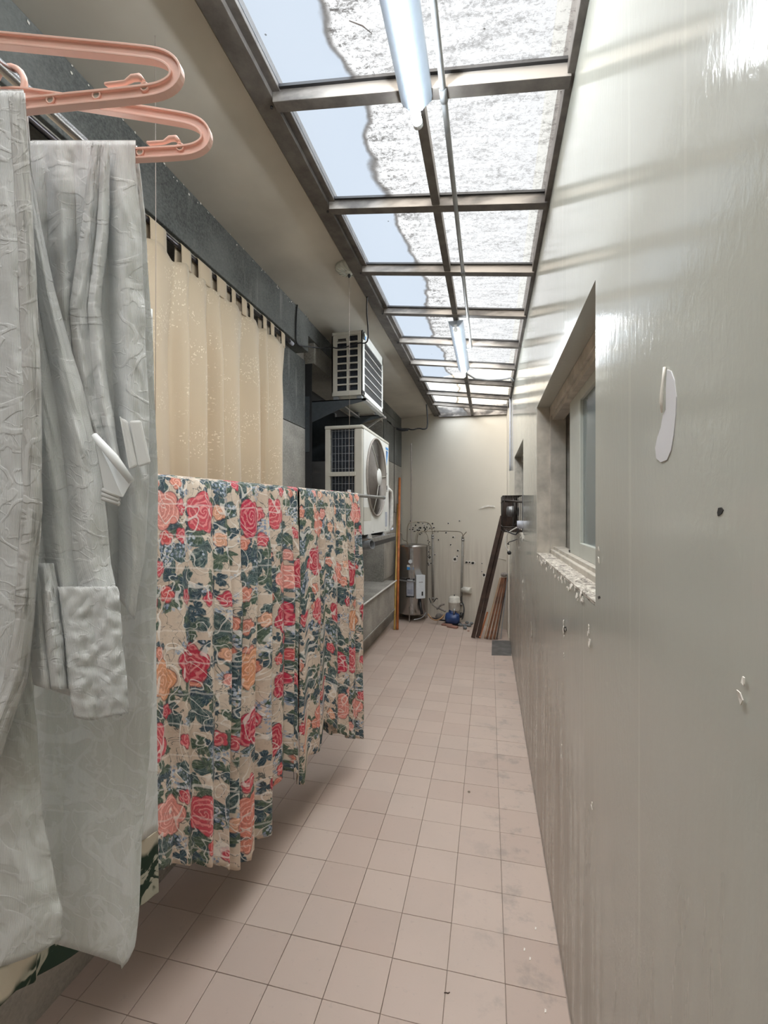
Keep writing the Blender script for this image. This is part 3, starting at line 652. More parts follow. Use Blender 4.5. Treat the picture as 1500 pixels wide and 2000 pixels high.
# ---- floral cloths over the pole
side = Vector((-pdir.y, pdir.x, 0)).normalized()                      # towards the left wall
if side.x > 0: side = -side
def floral_cloth(u0, u1, botF, nf, seed, label, gather, amp):
    p0, _ = pole_pt(u0); p1, _ = pole_pt(u1); L = (p1-p0).length
    t_ = thing('floral_cloth', label, 'cloth', p0, 'floral cloths on the clothes pole')
    fo = Fold(nf, seed, .8)
    def pu(s): return p0.lerp(p1, s)
    def zbot(s):
        p = pu(s); rel = p-Vector((0, 0, CZ)); d = -p.x*ST+p.y*CT; u = 750+F*(p.x*CT+p.y*ST)/d
        return CZ-(pw(botF, u)-1000)/F*d
    def front(s, t, sgn=1, extra=0):
        p = pu(s); zb = zbot(s)+extra; R = .0145
        tt = t
        if tt < .06: q = tt/.06; a = q*pi/2; off = R*sin(a); z = p.z+R*cos(a)+.0
        else: q = (tt-.06)/.94; off = R; z = lerp(p.z, zb, q)
        k = min(1, max(0, (p.z-z)/.5)); am = (amp*.25+amp*k**.7)
        f_ = fo(s, q if tt >= .06 else 0)
        off += (am*(f_+1)*.5 if True else 0)*(.15 if tt < .06 else 1)+.006*k*wr_(p.y*8, z*4, seed)
        along = am*.55*wr_(s*nf*1.1, z*.9, seed+2)*min(1, k*1.5)
        q_ = p-side*off*sgn+pdir*along; q_.z = z
        return q_
    cloth('front_panel', lambda s, t: front(s, t), int(L*170), 90, M['floral'], t_, .0018, (L*gather, 1.45))
    def back(s, t): return front(s, t, -1, random.Random(int(s*40)+seed).uniform(0, .0)+.05*sin(s*9+seed)+.03)
    cloth('back_panel', back, int(L*90), 50, M['floral'], t_, .0018, (L*gather, 1.45))
    return t_
floral_cloth(-250, 576, [(-250, 1690), (240, 1690), (313, 1692), (350, 1690), (395, 1682), (430, 1690), (445, 1690), (470, 1672), (472, 1655), (510, 1618), (514, 1545), (545, 1500), (565, 1505), (577, 1530)], 14, 23,
             'large near floral cloth with roses, its hem sweeping down to the left', 1.15, .042)  # hidden near end is lengthened to keep light off the floor at left
floral_cloth(580, 697, [(580, 1530), (586, 1528), (590, 1470), (624, 1450), (626, 1405), (640, 1425), (670, 1440), (697, 1440)], 5, 6,
             'narrower far floral cloth with roses, bunched beside the bare end of the pole', 1.2, .045)

# ================================================================== HANGERS AND WHITE CLOTHS (left foreground)
rX, rZ = -.494, CZ+.463
def railp(d): y = (d+rX*ST)/CT; return Vector((rX, y, rZ))
hr = thing('hanger_rail', 'shiny chrome hanger rail at upper left behind the pink hangers', 'rail', railp(.3))
MB().tube([railp(-.35), railp(.60)], .0062, 14).build('rod', M['chrome'], hr); MB().lathe(railp(.60), [(.008, -.008), (.008, .006)], 12, 'y').build('end_cap', M['black'], hr)
for d_ in (-.3, .15): MB().tube([railp(d_)+Vector((0, 0, .005)), railp(d_)+Vector((0, 0, CEIL-rZ-.002))], .003, 8).build('drop_rod', M['chrome'], hr)
def hanger(d, dth, label, da=0.0):
    hk = railp(d); loc = Vector((hk.x, hk.y, hk.z-.18))
    t = thing('pink_hanger', label, 'hanger', hk, 'pink plastic hangers')
    # local frame: a along bar, c normal to it
    A = C2W(1, 0, 0)-C2W(0, 0, 0); Dv = C2W(0, 1, 0)-C2W(0, 0, 0); A = (A*cos(dth)+Dv*sin(dth)).normalized(); Cn = Vector((-A.y, A.x, 0))
    zb = -.091                                                        # bar height relative to rail
    def H(a, z, c=0): return hk+A*(a*(1+da/.235))+Cn*c+Vector((0, 0, z))
    tip = .235; top = []
    # centreline loop: right half then mirrored
    half = [(0, zb+.072), (.05, zb+.063), (.12, zb+.050), (.195, zb+.036), (.222, zb+.030), (.2345, zb+.020), (.235, zb+.008), (.222, zb+.0005), (.20, zb-.001), (.12, zb-.001), (0, zb-.002)]
    loop = half+[(-a, z) for a, z in half[::-1][1:-1]]
    for _ in range(2): loop = [q for i in range(len(loop)) for p0, p1 in [(loop[i], loop[(i+1) % len(loop)])] for q in ((p0[0]*.75+p1[0]*.25, p0[1]*.75+p1[1]*.25), (p0[0]*.25+p1[0]*.75, p0[1]*.25+p1[1]*.75))]
    n = len(loop); w_ = .0047; dpt = .0036
    def web(h, dp, name, mat):
        vs = []; fs = []
        for i in range(n):
            a, z = loop[i]; a0, z0 = loop[i-1]; a1, z1 = loop[(i+1) % n]; tx, tz = a1-a0, z1-z0; l = sqrt(tx*tx+tz*tz); nx, nz = -tz/l, tx/l
            for (p, q) in ((h, dp), (h, -dp), (-h, -dp), (-h, dp)): vs.append(H(a+nx*p, z+nz*p, q))
        for i in range(n):
            j = (i+1) % n; fs += [(i*4+k, i*4+(k+1) % 4, j*4+(k+1) % 4, j*4+k) for k in range(4)]
        return MB().add(vs, fs).build(name, mat, t, .0006)
    web(w_*.9, .0012, 'web', M['pink'])
    # raised flanges on the two edges
    for sg in (-1, 1):
        lp = []
        for i in range(n):
            a, z = loop[i]; a0, z0 = loop[i-1]; a1, z1 = loop[(i+1) % n]; tx, tz = a1-a0, z1-z0; l = sqrt(tx*tx+tz*tz); lp.append((a-tz/l*w_*sg, z+tx/l*w_*sg))
        vs = []; fs = []
        for i in range(n):
            a, z = lp[i]; a0, z0 = lp[i-1]; a1, z1 = lp[(i+1) % n]; tx, tz = a1-a0, z1-z0; l = sqrt(tx*tx+tz*tz); nx, nz = -tz/l, tx/l
            for (p, q) in ((.0011, dpt), (.0011, -dpt), (-.0011, -dpt), (-.0011, dpt)): vs.append(H(a+nx*p, z+nz*p, q))
        for i in range(n):
            j = (i+1) % n; fs += [(i*4+k, i*4+(k+1) % 4, j*4+(k+1) % 4, j*4+k) for k in range(4)]
        MB().add(vs, fs).build('flange', M['pink'], t, .0004)
    for a in (.205, .158, .112, -.112, -.158, -.205):                # eyelets on the lower bar
        e = MB(); c0 = H(a, zb+.0005+(.003 if abs(a) > .2 else 0))
        e.tube([c0+(A*cos(q)+Vector((0, 0, 1))*sin(q))*.0036-Cn*.0022 for q in [2*pi*k/18 for k in range(18)]], .0008, 6, closed=True)
        e.build('eyelet', M['pink'], t)
        e2 = MB(); e2.add([c0+(A*cos(q)+Vector((0, 0, 1))*sin(q))*.0031+Cn*s_ for s_ in (-.0018, .0018) for q in [2*pi*k/16 for k in range(16)]], [tuple(range(16))[::-1], tuple(range(16, 32))]+[(k, (k+1) % 16, 16+(k+1) % 16, 16+k) for k in range(16)])
        e2.build('eyelet_hole', M['ceil'], t)
    for sg in (-1, 1):                                                # notch hook above the bar
        MB().tube([H(sg*.165, zb+.012), H(sg*.168, zb+.0105), H(sg*.185, zb+.011), H(sg*.192, zb+.0145), H(sg*.199, zb+.0145), H(sg*.203, zb+.010)], [.0012, .0022, .002, .0028, .003, .002], 8).build('strap_notch', M['pink'], t)
    hkp = [H(0, zb+.072)]+[H(.018*sin(q)*-1, rZ*0+-.0+.0-.002+.018*cos(q)*1.0-.008) for q in [RAD(x) for x in range(150, -150, -20)]]
    MB().tube(hkp, .0032, 8).build('hook', M['pink'], t)
    return t, H, zb
h1, H1, zb1 = hanger(.42, -.10, 'nearer pink plastic coat hanger at upper left, the higher of two', -.007)
h2, H2, zb2 = hanger(.477, -.06, 'farther pink plastic coat hanger, the lower of two, reaching further right', -.021)

def sheet(name, rows, nf, seed, amp, mat, parent, uvs, left=-150, sharp=.7, top_roll=None, wrinkle=.003, ns=90, nt_=90, lw=None):
    """rows: (v, u_left, u_right, depth) down the sheet; folds displace in depth"""
    v0, v1 = rows[0][0], rows[-1][0]; fo = Fold(nf, seed, sharp)
    tl = [(r[0], r[1]) for r in rows]; tr = [(r[0], r[2]) for r in rows]; td = [(r[0], r[3]) for r in rows]
    def fn(s, t):
        v = lerp(v0, v1, t); ul, ur, d = pw(tl, v), pw(tr, v), pw(td, v)
        u = lerp(ul, ur, s)+(3*wr_(s*3, t*8, seed) if s > .9 else 0); vv = v
        if lw: vv = v+lw(s)*t**6
        k = min(1, t*4+.15); dd = d-amp*k*fo(s, t)-wrinkle*wr_(s*6+t*3, t*14, seed)-wrinkle*.6*wr_(s*17, t*23-s*9, seed+5)
        return PD(u, vv, dd)
    return cloth(name, fn, ns, nt_, mat, parent, .0011, uvs)
# cloth on the nearer hanger
c1 = thing('white_cloth', 'long white jacquard cloth in heavy folds on the nearer pink hanger', 'cloth', H1(0, zb1), 'white cloths on pink hangers')
def over_bar(name, H, zb, a0, a1, zf, zbk, seed, mat, parent, uvs, amp=.008, nf=5, side_drift=None, ns=70, nt_=110):
    """a strip of cloth running up the back, over the hanger bar and down the front"""
    fo = Fold(nf, seed, .7); R = .0105; top = zb+.010
    def fn(s, t):
        a = lerp(a0, a1, s)
        if t < .3: q = 1-t/.3; z = lerp(top-.006, zbk, q); c = R; k = q
        elif t < .36: q = (t-.3)/.06*pi; z = top-.006+R*sin(q)*.7; c = R*cos(q); k = 0
        else: q = (t-.36)/.64; z = lerp(top-.006, zf, q); c = -R; k = q
        kk = min(1, k*4)
        dr = side_drift(s, k) if side_drift else 0
        c += (-amp if t > .33 else amp)*kk*(fo(s, k)+1)*.6+.0025*kk*wr_(s*7, k*12, seed)
        return H(a+dr, z, c)
    return cloth(name, fn, ns, nt_, mat, parent, .0011, uvs)
# front edge band: right edge x 45->62->77->80->62->50->0
sheet('front_panel', [(178, -200, 46, .405), (430, -200, 62, .400), (750, -200, 78, .395), (1000, -200, 80, .395), (1200, -200, 64, .40), (1330, -200, 50, .405), (1470, -200, 4, .41), (1500, -200, -10, .412)], 4, 3, .010, M['white_a'], c1, (.28, 1.4), ns=80)
sheet('hem_band', [(182, 17, 48, .397), (430, 32, 64, .390), (750, 44, 80, .384), (1000, 42, 82, .384), (1200, 28, 66, .389), (1330, 8, 52, .394), (1475, -50, 2, .399)], 1, 3, .004, M['hem'], c1, (.04, 1.4), ns=12)
sheet('top_fold', [(176, -200, 46, .412), (172, -200, 46, .42), (178, -200, 46, .43), (260, -200, 50, .434)], 3, 9, .001, M['white_a'], c1, (.28, .06), nt_=16)
# middle panel swinging out to the right, ends in a boxed hem
sheet('middle_panel', [(200, -60, 52, .424), (330, -20, 62, .428), (430, 10, 78, .428), (560, 15, 104, .426), (700, 20, 143, .424), (760, 20, 162, .422), (860, 30, 186, .42), (960, 35, 202, .418), (1100, 48, 216, .416), (1150, 55, 226, .416), (1260, 58, 237, .416), (1345, 62, 246, .418), (1392, 66, 249, .419)], 3, 14, .010, M['white_a'], c1, (.20, 1.3),
      lw=lambda s: -55*(1-s)*1.0+10*(s > .55)*(s < .95), ns=80)
sheet('boxed_hem', [(1146, 112, 228, .409), (1158, 116, 232, .408), (1260, 128, 240, .407), (1345, 134, 249, .407), (1400, 146, 250, .411)], 2, 4, .003, M['white_a'], c1, (.13, .26), ns=30, nt_=40, lw=lambda s: 6*sin(s*5))
sheet('boxed_fold', [(1100, 70, 104, .408), (1150, 75, 112, .406), (1250, 88, 124, .405), (1346, 100, 132, .407)], 1, 8, .008, M['white_a'], c1, (.05, .24), ns=14, nt_=30)
sheet('lower_panel', [(1150, -200, 70, .438), (1340, -200, 66, .438), (1600, -200, 84, .435), (1700, -200, 103, .434), (1800, -200, 122, .433), (1880, -200, 119, .434)], 3, 17, .006, M['white_b'], c1, (.28, .7), lw=lambda s: -70*s**3+25, ns=70, nt_=60)
# cloth on the farther hanger
c2 = thing('white_cloth', 'white lace-patterned cloth with turned cuffs on the farther pink hanger', 'cloth', H2(0, zb2), 'white cloths on pink hangers')
sheet('front_panel', [(276, 40, 264, .464), (350, 40, 268, .460), (430, 40, 274, .458), (600, 40, 282, .456), (760, 60, 288, .456), (930, 80, 292, .458), (1100, 120, 280, .465), (1210, 150, 262, .47)], 4, 35, .009, M['white_a'], c2, (.24, 1.0), lw=lambda s: -160*(1-s), ns=110, sharp=.9)
sheet('top_fold', [(275, 62, 265, .468), (272, 62, 265, .478), (277, 62, 265, .488), (380, 62, 272, .492)], 3, 9, .001, M['white_a'], c2, (.2, .06), nt_=16)
sheet('inner_fold', [(278, 180, 214, .452), (450, 158, 212, .445), (600, 136, 196, .440), (780, 150, 214, .437), (860, 178, 228, .436), (930, 196, 244, .438)], 2, 41, .010, M['white_a'], c2, (.07, .7), ns=30)
sheet('back_panel', [(285, 60, 268, .492), (420, 60, 283, .494), (700, 60, 300, .496), (950, 60, 309, .498), (1200, 60, 306, .498), (1500, 60, 290, .498), (1640, 60, 276, .497), (1790, 60, 272, .495), (1860, 60, 264, .494), (1892, 60, 250, .494)], 3, 51, .0035, M['white_b'], c2, (.26, 1.75), lw=lambda s: -62*(1-s)**.8 if s < .93 else -40*(s-.93)/.07*.4, ns=100, nt_=110)
def quad_pad(name, c, d, th, mat, parent, fold=.0015):
    P_ = [PD(u, v, d+(i in (1, 2))*.004) for i, (u, v) in enumerate(c)]
    n_ = (PD(c[0][0], c[0][1], d+.1)-P_[0]).normalized()*th
    return MB().prism(P_, n_).build(name, mat, parent, th*.35)
quad_pad('cuff', [(252, 822), (276, 821), (295, 905), (270, 913)], .440, .006, M['hem'], c2); quad_pad('cuff', [(234, 815), (250, 822), (270, 910), (255, 918), (246, 880)], .436, .007, M['hem'], c2)
quad_pad('cuff', [(233, 812), (238, 816), (258, 915), (252, 917)], .434, .004, M['hem'], c2)
quad_pad('turned_tongue', [(183, 845), (186, 849), (258, 939), (240, 972), (204, 962)], .412, .004, M['white_a'], c1)
MB().tube([PD(184, 850, .408), PD(222, 894, .407), PD(257, 941, .409)], [.0028, .0042, .0030], 10).build('tongue_roll', M['white_a'], c1)
for dv in (0, 9, 17): MB().tube([PD(200, 956+dv, .413), PD(233, 970+dv*.85, .414)], .0021, 8).build('tie_band', M['hem'], c1)
# green-hemmed lining cloth behind both
c3 = thing('lined_cloth', 'thin white cloth with a dark green leaf-print hem hanging behind the white cloths', 'cloth', C2W(-.49, .62, .3))
def lin3(z0, z1, name, mat, off=0.0, a=(-.40, .80), b=(-.56, .565)):
    fo = Fold(5, 77, .8)
    def fn(s, t):
        z = lerp(z0, z1, t); x = lerp(b[0], a[0], s); d = lerp(b[1], a[1], s)
        x += .010*fo(s, t)*(1-s)**.4+off; sk_ = 1-.012*t*3
        x_r = x; return C2W(x_r+.0*t+.03*(z+.69)*-.35*s, d, z)
    return cloth(name, fn, 40, 60, mat, c3, .0012, (.35, abs(z1-z0)))
lin3(.36, -.565, 'lining', M['white_b']); lin3(-.565, -.675, 'leaf_print_hem', M['green'], .0)

# ================================================================== AIR CONDITIONERS
def perf(mb, x, ya, yb, za, zb, ny, nz, bar, thick, hx=None):
    pass
def ac_upper():
    Xf, D = -1.0, .262; Y0 = 3.52; W = .70; z0, z1 = CZ+.952, CZ+1.478; xb = Xf-D
    t = thing('condenser_unit', 'upper smaller outdoor air-conditioner unit with square side vents, on dark bracket', 'air conditioner', (Xf-D/2, Y0+W/2, z0))
    MB().box(xb+.004, Xf-.02, Y0+.02, Y0+W, z0+.012, z1-.012).build('inner_body', M['coil'], t)
    MB().box(xb, Xf, Y0, Y0+W, z1-.03, z1).build('top_cover', M['ac_side'], t, .006)
    MB().box(xb, Xf, Y0, Y0+W, z0, z0+.035).build('base_pan', M['ac_side'], t, .004)
    # side panel facing the viewer with 15 square vents
    s = MB(); xs = [xb, xb+.045, xb+.128, xb+.145, xb+.222, Xf]
    zt = z1-.03; rows_ = 8; hh = (zt-z0-.035)/rows_
    cols = [(xs[1], xs[2]), (xs[3], xs[4])]
    s.box(xs[0], xs[1], Y0, Y0+.012, z0+.03, zt).box(xs[2], xs[3], Y0, Y0+.012, z0+.03, zt).box(xs[4], xs[5], Y0, Y0+.012, z0+.03, zt)
    for k in range(rows_):
        za = z0+.035+k*hh
        for ci, (a, b) in enumerate(cols):
            s.box(a, b, Y0, Y0+.012, za-.004, za+.006)
            if k == rows_-1 and ci == 0: s.box(a, b, Y0, Y0+.012, za+.012, zt)
            else: s.box(a, b, Y0, Y0+.012, za+hh-.0055, za+hh-.003)
    s.build('side_panel', M['ac_side'], t)
    MB().box(xs[1]+.01, xs[2]-.005, Y0-.003, Y0, zt-.045, zt-.028).build('rating_plate', M['gap'], t)
    MB().box(xb, xb+.01, Y0, Y0+W, z0+.03, zt).build('back_panel', M['ac_side'], t)
    # front: grille of bars in a pale frame
    fr = MB().box(Xf-.012, Xf+.006, Y0, Y0+.05, z0, z1).box(Xf-.012, Xf+.006, Y0+W-.03, Y0+W, z0, z1).box(Xf-.012, Xf+.006, Y0, Y0+W, z1-.075, z1).box(Xf-.012, Xf+.006, Y0, Y0+W, z0, z0+.04)
    fr.build('front_frame', M['ac'], t, .003)
    g = MB(); nv = 44
    for k in range(nv): y = lerp(Y0+.05, Y0+W-.03, (k+.5)/nv); g.box(Xf-.006, Xf-.001, y-.0022, y+.0022, z0+.04, z1-.075)
    nh = 34
    for k in range(nh): z = lerp(z0+.04, z1-.075, (k+.5)/nh); g.box(Xf-.008, Xf-.003, Y0+.05, Y0+W-.03, z-.0018, z+.0018)
    g.build('mesh_grille', M['mesh'], t)['kind'] = 'stuff'
    for k in range(1, 6):
        z = lerp(z0+.04, z1-.075, k/6); MB().box(Xf-.004, Xf+.006, Y0+.045, Y0+W-.025, z-.003, z+.003).build('grille_bar', M['ac'], t)
    MB().prism([(Xf+.006, Y0+.06, z1-.028), (Xf+.006, Y0+.09, z1-.028), (Xf+.006, Y0+.066, z1-.066)], (.0015, 0, 0)).build('logo', M['blue'], t)
    for (a, b) in ((xb+.03, Y0+.05), (Xf-.03, Y0+.05), (xb+.03, Y0+W-.06), (Xf-.03, Y0+W-.06)):
        MB().box(a-.022, a+.022, b-.04, b+.012, z0-.034, z0).build('rubber_foot', M['grey_plastic'], t, .003)
    return t, z0
ua, uz = ac_upper()
Zb = uz-.034
br = thing('wall_bracket', 'dark blue-grey steel cantilever bracket carrying the upper air conditioner', 'bracket', (XL, 3.9, Zb-.3))
for yy in (3.50, 4.14):
    MB().prism([(XW+.012, yy, Zb), (-.965, yy, Zb), (-.965, yy, Zb-.02), (-1.12, yy, Zb-.05), (XW+.012, yy, Zb-.20)], (0, .006, 0)).build('gusset', M['bracket'], br)
    MB().box(XW+.0, -.965, yy, yy+.045, Zb-.008, Zb).build('arm', M['bracket'], br)
    MB().box(XW+.0, XW+.05, yy-.008, yy+.05, Zb-.42, Zb+.04).build('wall_plate', M['bracket'], br)
    for k in range(4): MB().lathe((XW+.028, yy-.008, Zb-.02-.06*k), [(.006, 0), (.006, -.006)], 6, 'y').build('bolt', M['bracket'], br)
MB().box(-1.0, -.965, 3.50, 4.24, Zb-.018, Zb-.0).build('front_channel', M['steel'], br); MB().box(-1.24, -1.20, 3.55, 4.2, Zb-.02, Zb-.008).build('rear_channel', M['steel'], br)
for yy, in ((4.14,),): MB().obox((-1.0, yy+.02, Zb-.03), (XW+.01, yy+.02, Zb-.34), .012, .02).build('diagonal_strut', M['steel'], br)
for yy in (3.52, 4.13): MB().box(XL-.36, XW+.003, yy+.004, yy+.06, Zb-.42, Zb+.04).build('anchor_plate', M['bracket'], br)

def ac_lower():
    Xf, D = -1.0, .325; Y0 = 3.53; W = .97; z0, z1 = CZ-.190, CZ+.712; xb = Xf-D
    t = thing('condenser_unit', 'lower larger outdoor air-conditioner unit with one round fan, below the bracket', 'air conditioner', (Xf-D/2, Y0+W/2, z0))
    MB().box(xb-.004, Xf+.004, Y0-.004, Y0+W+.004, z1-.028, z1).build('top_cover', M['ac_side'], t, .008)
    MB().box(xb, Xf-.012, Y0+.03, Y0+W, z0, z1-.028).build('inner_body', M['coil'], t)
    MB().box(xb, xb+.045, Y0, Y0+.035, z0, z1-.028).build('corner_post', M['ac_side'], t, .004)
    MB().box(Xf-.075, Xf-.002, Y0, Y0+.04, z0, z1-.028).build('corner_post', M['ac_side'], t, .012)
    MB().box(xb+.03, Xf-.06, Y0-.006, Y0+.01, z0+.485, z0+.52).build('cross_strap', M['ac_side'], t, .002)
    MB().box(xb, Xf-.07, Y0, Y0+.02, z0, z0+.03).build('base_pan', M['ac_side'], t)
    wi = MB()
    for k in range(7): x = lerp(xb+.06, Xf-.09, k/6); wi.tube([(x, Y0+.004, z0+.03), (x, Y0+.004, z1-.03)], .0016, 5)
    for k in range(14): z = lerp(z0+.05, z1-.045, k/13); wi.tube([(xb+.045, Y0+.002, z), (Xf-.075, Y0+.002, z)], .0016, 5)
    wi.build('wire_guard', M['wire'], t)['kind'] = 'stuff'
    # front panel with a round opening
    cy, cz, R = Y0+.455, z0+.505, .345
    n = 64; outer = []; inner = []
    for k in range(n):
        a = 2*pi*k/n+pi/n*0; c_, s_ = cos(a), sin(a); inner.append((cy+R*c_, cz+R*s_))
        ty = ((Y0+W-cy) if c_ > 0 else (Y0+.03-cy))/c_ if abs(c_) > 1e-6 else 9; tz = ((z1-.028-cz) if s_ > 0 else (z0-cz))/s_ if abs(s_) > 1e-6 else 9
        q = min(ty, tz); outer.append((cy+q*c_, cz+q*s_))
    vs = [(Xf, y, z) for y, z in outer]+[(Xf, y, z) for y, z in inner]+[(Xf-.03, y, z) for y, z in inner]
    fs = [(k, (k+1) % n, n+(k+1) % n, n+k) for k in range(n)]+[(n+k, n+(k+1) % n, 2*n+(k+1) % n, 2*n+k) for k in range(n)]
    # corners
    for (yy, zz) in ((Y0+.03, z0), (Y0+W, z0), (Y0+W, z1-.028), (Y0+.03, z1-.028)):
        best = sorted(range(n), key=lambda k: (outer[k][0]-yy)**2+(outer[k][1]-zz)**2)[:2]; i = len(vs); vs.append((Xf, yy, zz)); fs.append((best[0], best[1], i))
    MB().add(vs, fs).build('front_panel', M['ac'], t)
    MB().box(Xf-.03, Xf-.0005, Y0+W-.006, Y0+W, z0, z1-.028).build('end_panel', M['ac'], t)
    ring = MB(); ring.tube([(Xf+.008, cy+(R+.004)*cos(a), cz+(R+.004)*sin(a)) for a in [2*pi*k/64 for k in range(64)]], .009, 8, closed=True); fr_ = ring.build('fan_ring', M['fan'], t)
    MB().add([(Xf-.012, cy+R*.99*cos(2*pi*k/48), cz+R*.99*sin(2*pi*k/48)) for k in range(48)], [tuple(range(48))]).build('fan_shroud', M['fan'], t)
    g = MB()
    for k in range(26):
        r = .075+k*(R-.08)/25; bul = .022*(1-(r/R)**2)
        g.tube([(Xf+.004+bul, cy+r*cos(a), cz+r*sin(a)) for a in [2*pi*q/48 for q in range(48)]], .0017, 4, closed=True)
    g.build('grille_rings', M['fan'], t)['kind'] = 'stuff'
    for a in (.1, 2.2, 4.3): MB().tube([(Xf+.028, cy+.06*cos(a), cz+.06*sin(a)), (Xf+.024, cy+R*.6*cos(a), cz+R*.6*sin(a)), (Xf+.008, cy+R*cos(a), cz+R*sin(a))], .003, 6).build('grille_spoke', M['ac_side'], fr_)
    MB().lathe((Xf+.022, cy, cz), [(.078, 0), (.078, .006), (.07, .012), (.0, .016)], 28, 'x').build('hub_cap', M['ac'], t)
    yl = Y0+W-.085
    lgo = MB().prism([(Xf, yl-.035, z1-.10), (Xf, yl+.05, z1-.10), (Xf, yl-.012, z1-.245)], (.002, 0, 0)); lgo = lgo.build('logo', M['blue'], t)
    MB().prism([(Xf+.002, yl-.035, z1-.10), (Xf+.002, yl+.006, z1-.10), (Xf+.002, yl-.02, z1-.17)], (.001, 0, 0)).build('logo_shade', M['navy'], lgo)
    Mx = Matrix.Translation((Xf+.001, yl+.005, z1-.078))@Matrix.Rotation(pi/2, 4, 'Z')@Matrix.Rotation(pi/2, 4, 'X')
    text_mesh('brand_text', 'DAIKIN', .036, M['blue'], Mx, lgo)
    MB().box(Xf, Xf+.0012, yl-.02, yl+.01, z1-.335, z1-.322).build('small_mark', M['grey_plastic'], t)
    MB().box(Xf, Xf+.0012, Y0+W-.16, Y0+W-.07, z0+.045, z0+.19).build('rating_plate', M['grey_print'], t)
    MB().box(Xf, Xf+.0012, Y0+.03, Y0+.27, z0+.115, z0+.23).build('label_patch', M['ac_side'], t)
    MB().box(Xf, Xf+.002, Y0+W-.10, Y0+W-.075, z0+.41, z0+.455).build('warning_mark', M['black'], t); MB().box(Xf, Xf+.002, Y0+W-.10, Y0+W-.075, z0+.395, z0+.402).build('warning_mark', M['black'], t)
    for y in (Y0+.33, Y0+.82): MB().lathe((Xf, y, z0+.016), [(.004, 0), (.004, .003)], 8, 'x').build('screw', M['black'], t)
    for y in (Y0+.2, Y0+W-.2): MB().prism([(Xf+.02, y-.05, z0-.036), (xb-.02, y-.05, z0-.036), (xb-.02, y-.03, z0), (Xf-.0, y-.03, z0)], (0, .09, 0)).build('mounting_foot', M['steel'], t)
    return t, z0
la, lz = ac_lower()
b2 = thing('mounting_beam', 'silver steel channel frame below the lower air conditioner', 'bracket', (-1.2, 4.1, lz-.1))
zz = lz-.036
MB().box(-1.005, -.975, 3.72, 4.72, zz-.035, zz).build('front_channel', M['steel'], b2, .002); MB().box(-1.003, -.977, 3.72, 4.72, zz-.075, zz-.035).build('shadow_strip', M['black'], b2)  # black strip stands for the shade under the channel
MB().box(-1.34, -1.31, 3.72, 4.72, zz-.035, zz).build('rear_channel', M['steel'], b2, .002)
for y in (3.75, 4.66): MB().box(XL-.38, -.975, y, y+.03, zz-.05, zz-.036).build('arm', M['bracket'], b2)
dp = MB().tube([(-.955, 3.66, zz-.045), (-1.1, 3.72, zz-.075)], .042, 20, cap=False).tube([(-.955+.001, 3.659, zz-.045), (-.96, 3.662, zz-.0455)], .042, 20, cap=False)
rg = Vector((-.955, 3.66, zz-.045)); ax = (Vector((-1.1, 3.72, zz-.075))-rg).normalized(); u_ = ax.orthogonal().normalized(); v_ = ax.cross(u_)
dp = MB().tube([rg+ax*.0, rg+ax*.02], .040, 8, cap=False)
rings = MB(); sides = 8
rr = [rg+(u_*cos(2*pi*k/8)+v_*sin(2*pi*k/8))*.038 for k in range(8)]
d_ = thing('drain_pipe', 'short open grey pipe stub beneath the lower air conditioner', 'pipe', rg)
dc = MB(); vs = []; n = 16
for (r, o_) in ((.040, 0), (.040, .24), (.034, .24), (.034, 0)):
    for k in range(n): vs.append(rg+ax*o_+(u_*cos(2*pi*k/n)+v_*sin(2*pi*k/n))*r)
fs = [(i*n+k, i*n+(k+1) % n, ((i+1) % 4)*n+(k+1) % n, ((i+1) % 4)*n+k) for i in range(4) for k in range(n)]
MB().add(vs, fs).build('pipe_wall', M['wire'], d_); MB().tube([rg+ax*.05, rg+ax*.055], .034, 16).build('pipe_inside', M['fan'], d_)
# lagged refrigerant pipes
lp = thing('lagged_pipe', 'white lagged refrigerant pipes bending down beside the lower air conditioner', 'pipe', (-1.12, 4.6, 1.3))
for (dx, dz, r) in ((0, 0, .024), (-.03, .055, .017)):
    MB().tube([(-1.03+dx, 4.505, 1.86+dz), (-1.02+dx, 4.56, 1.865+dz), (-1.01+dx, 4.63, 1.845+dz), (-1.012+dx, 4.675, 1.79+dz*.6), (-1.015+dx, 4.69, 1.7), (-1.015+dx, 4.68, 1.5), (-1.04+dx, 4.67, 1.43), (-1.2+dx, 4.66, 1.36), (-1.40, 4.66, 1.33)], r, 10).build('lagging', M['lag'], lp)
for z_ in (1.76, 1.45): MB().tube([(-1.015, 4.69, z_-.004), (-1.015, 4.685, z_+.004)], .0255, 12).build('tape_band', M['grey_print'], lp)

# black cables
def cable(name, pts, r, label, mat='black', cat='cable'):
    # smooth the path
    P_ = [Vector(p) for p in pts]
    for _ in range(2):
        Q = [P_[0]]
        for a, b in zip(P_, P_[1:]): Q += [a.lerp(b, .25), a.lerp(b, .75)]
        Q.append(P_[-1]); P_ = Q
    o = MB().tube(P_, r, 7).build(name, M[mat]); recentre(o); return tag(o, label, cat)
dC = lambda u, X: F*X/(CT*(u-955))
def cx(u, v, X): return PX(u, v, X)
pts = [cx(581, 590, XL+.03), cx(579, 610, XL+.03), cx(578, 640, XL+.03), cx(578, 672, XL+.03), cx(590, 676, XL+.04), cx(605, 677, -1.34), cx(622, 680, -1.31), cx(637, 679, -1.29), (-1.22, 3.50, 3.0), (-1.15, 3.49, 2.975), (-1.08, 3.49, 2.985), (-1.02, 3.49, 3.03), (-.985, 3.50, 3.015), (-.97, 3.53, 3.0)]
p_u = lambda u, v, d: PD(u, v, d)
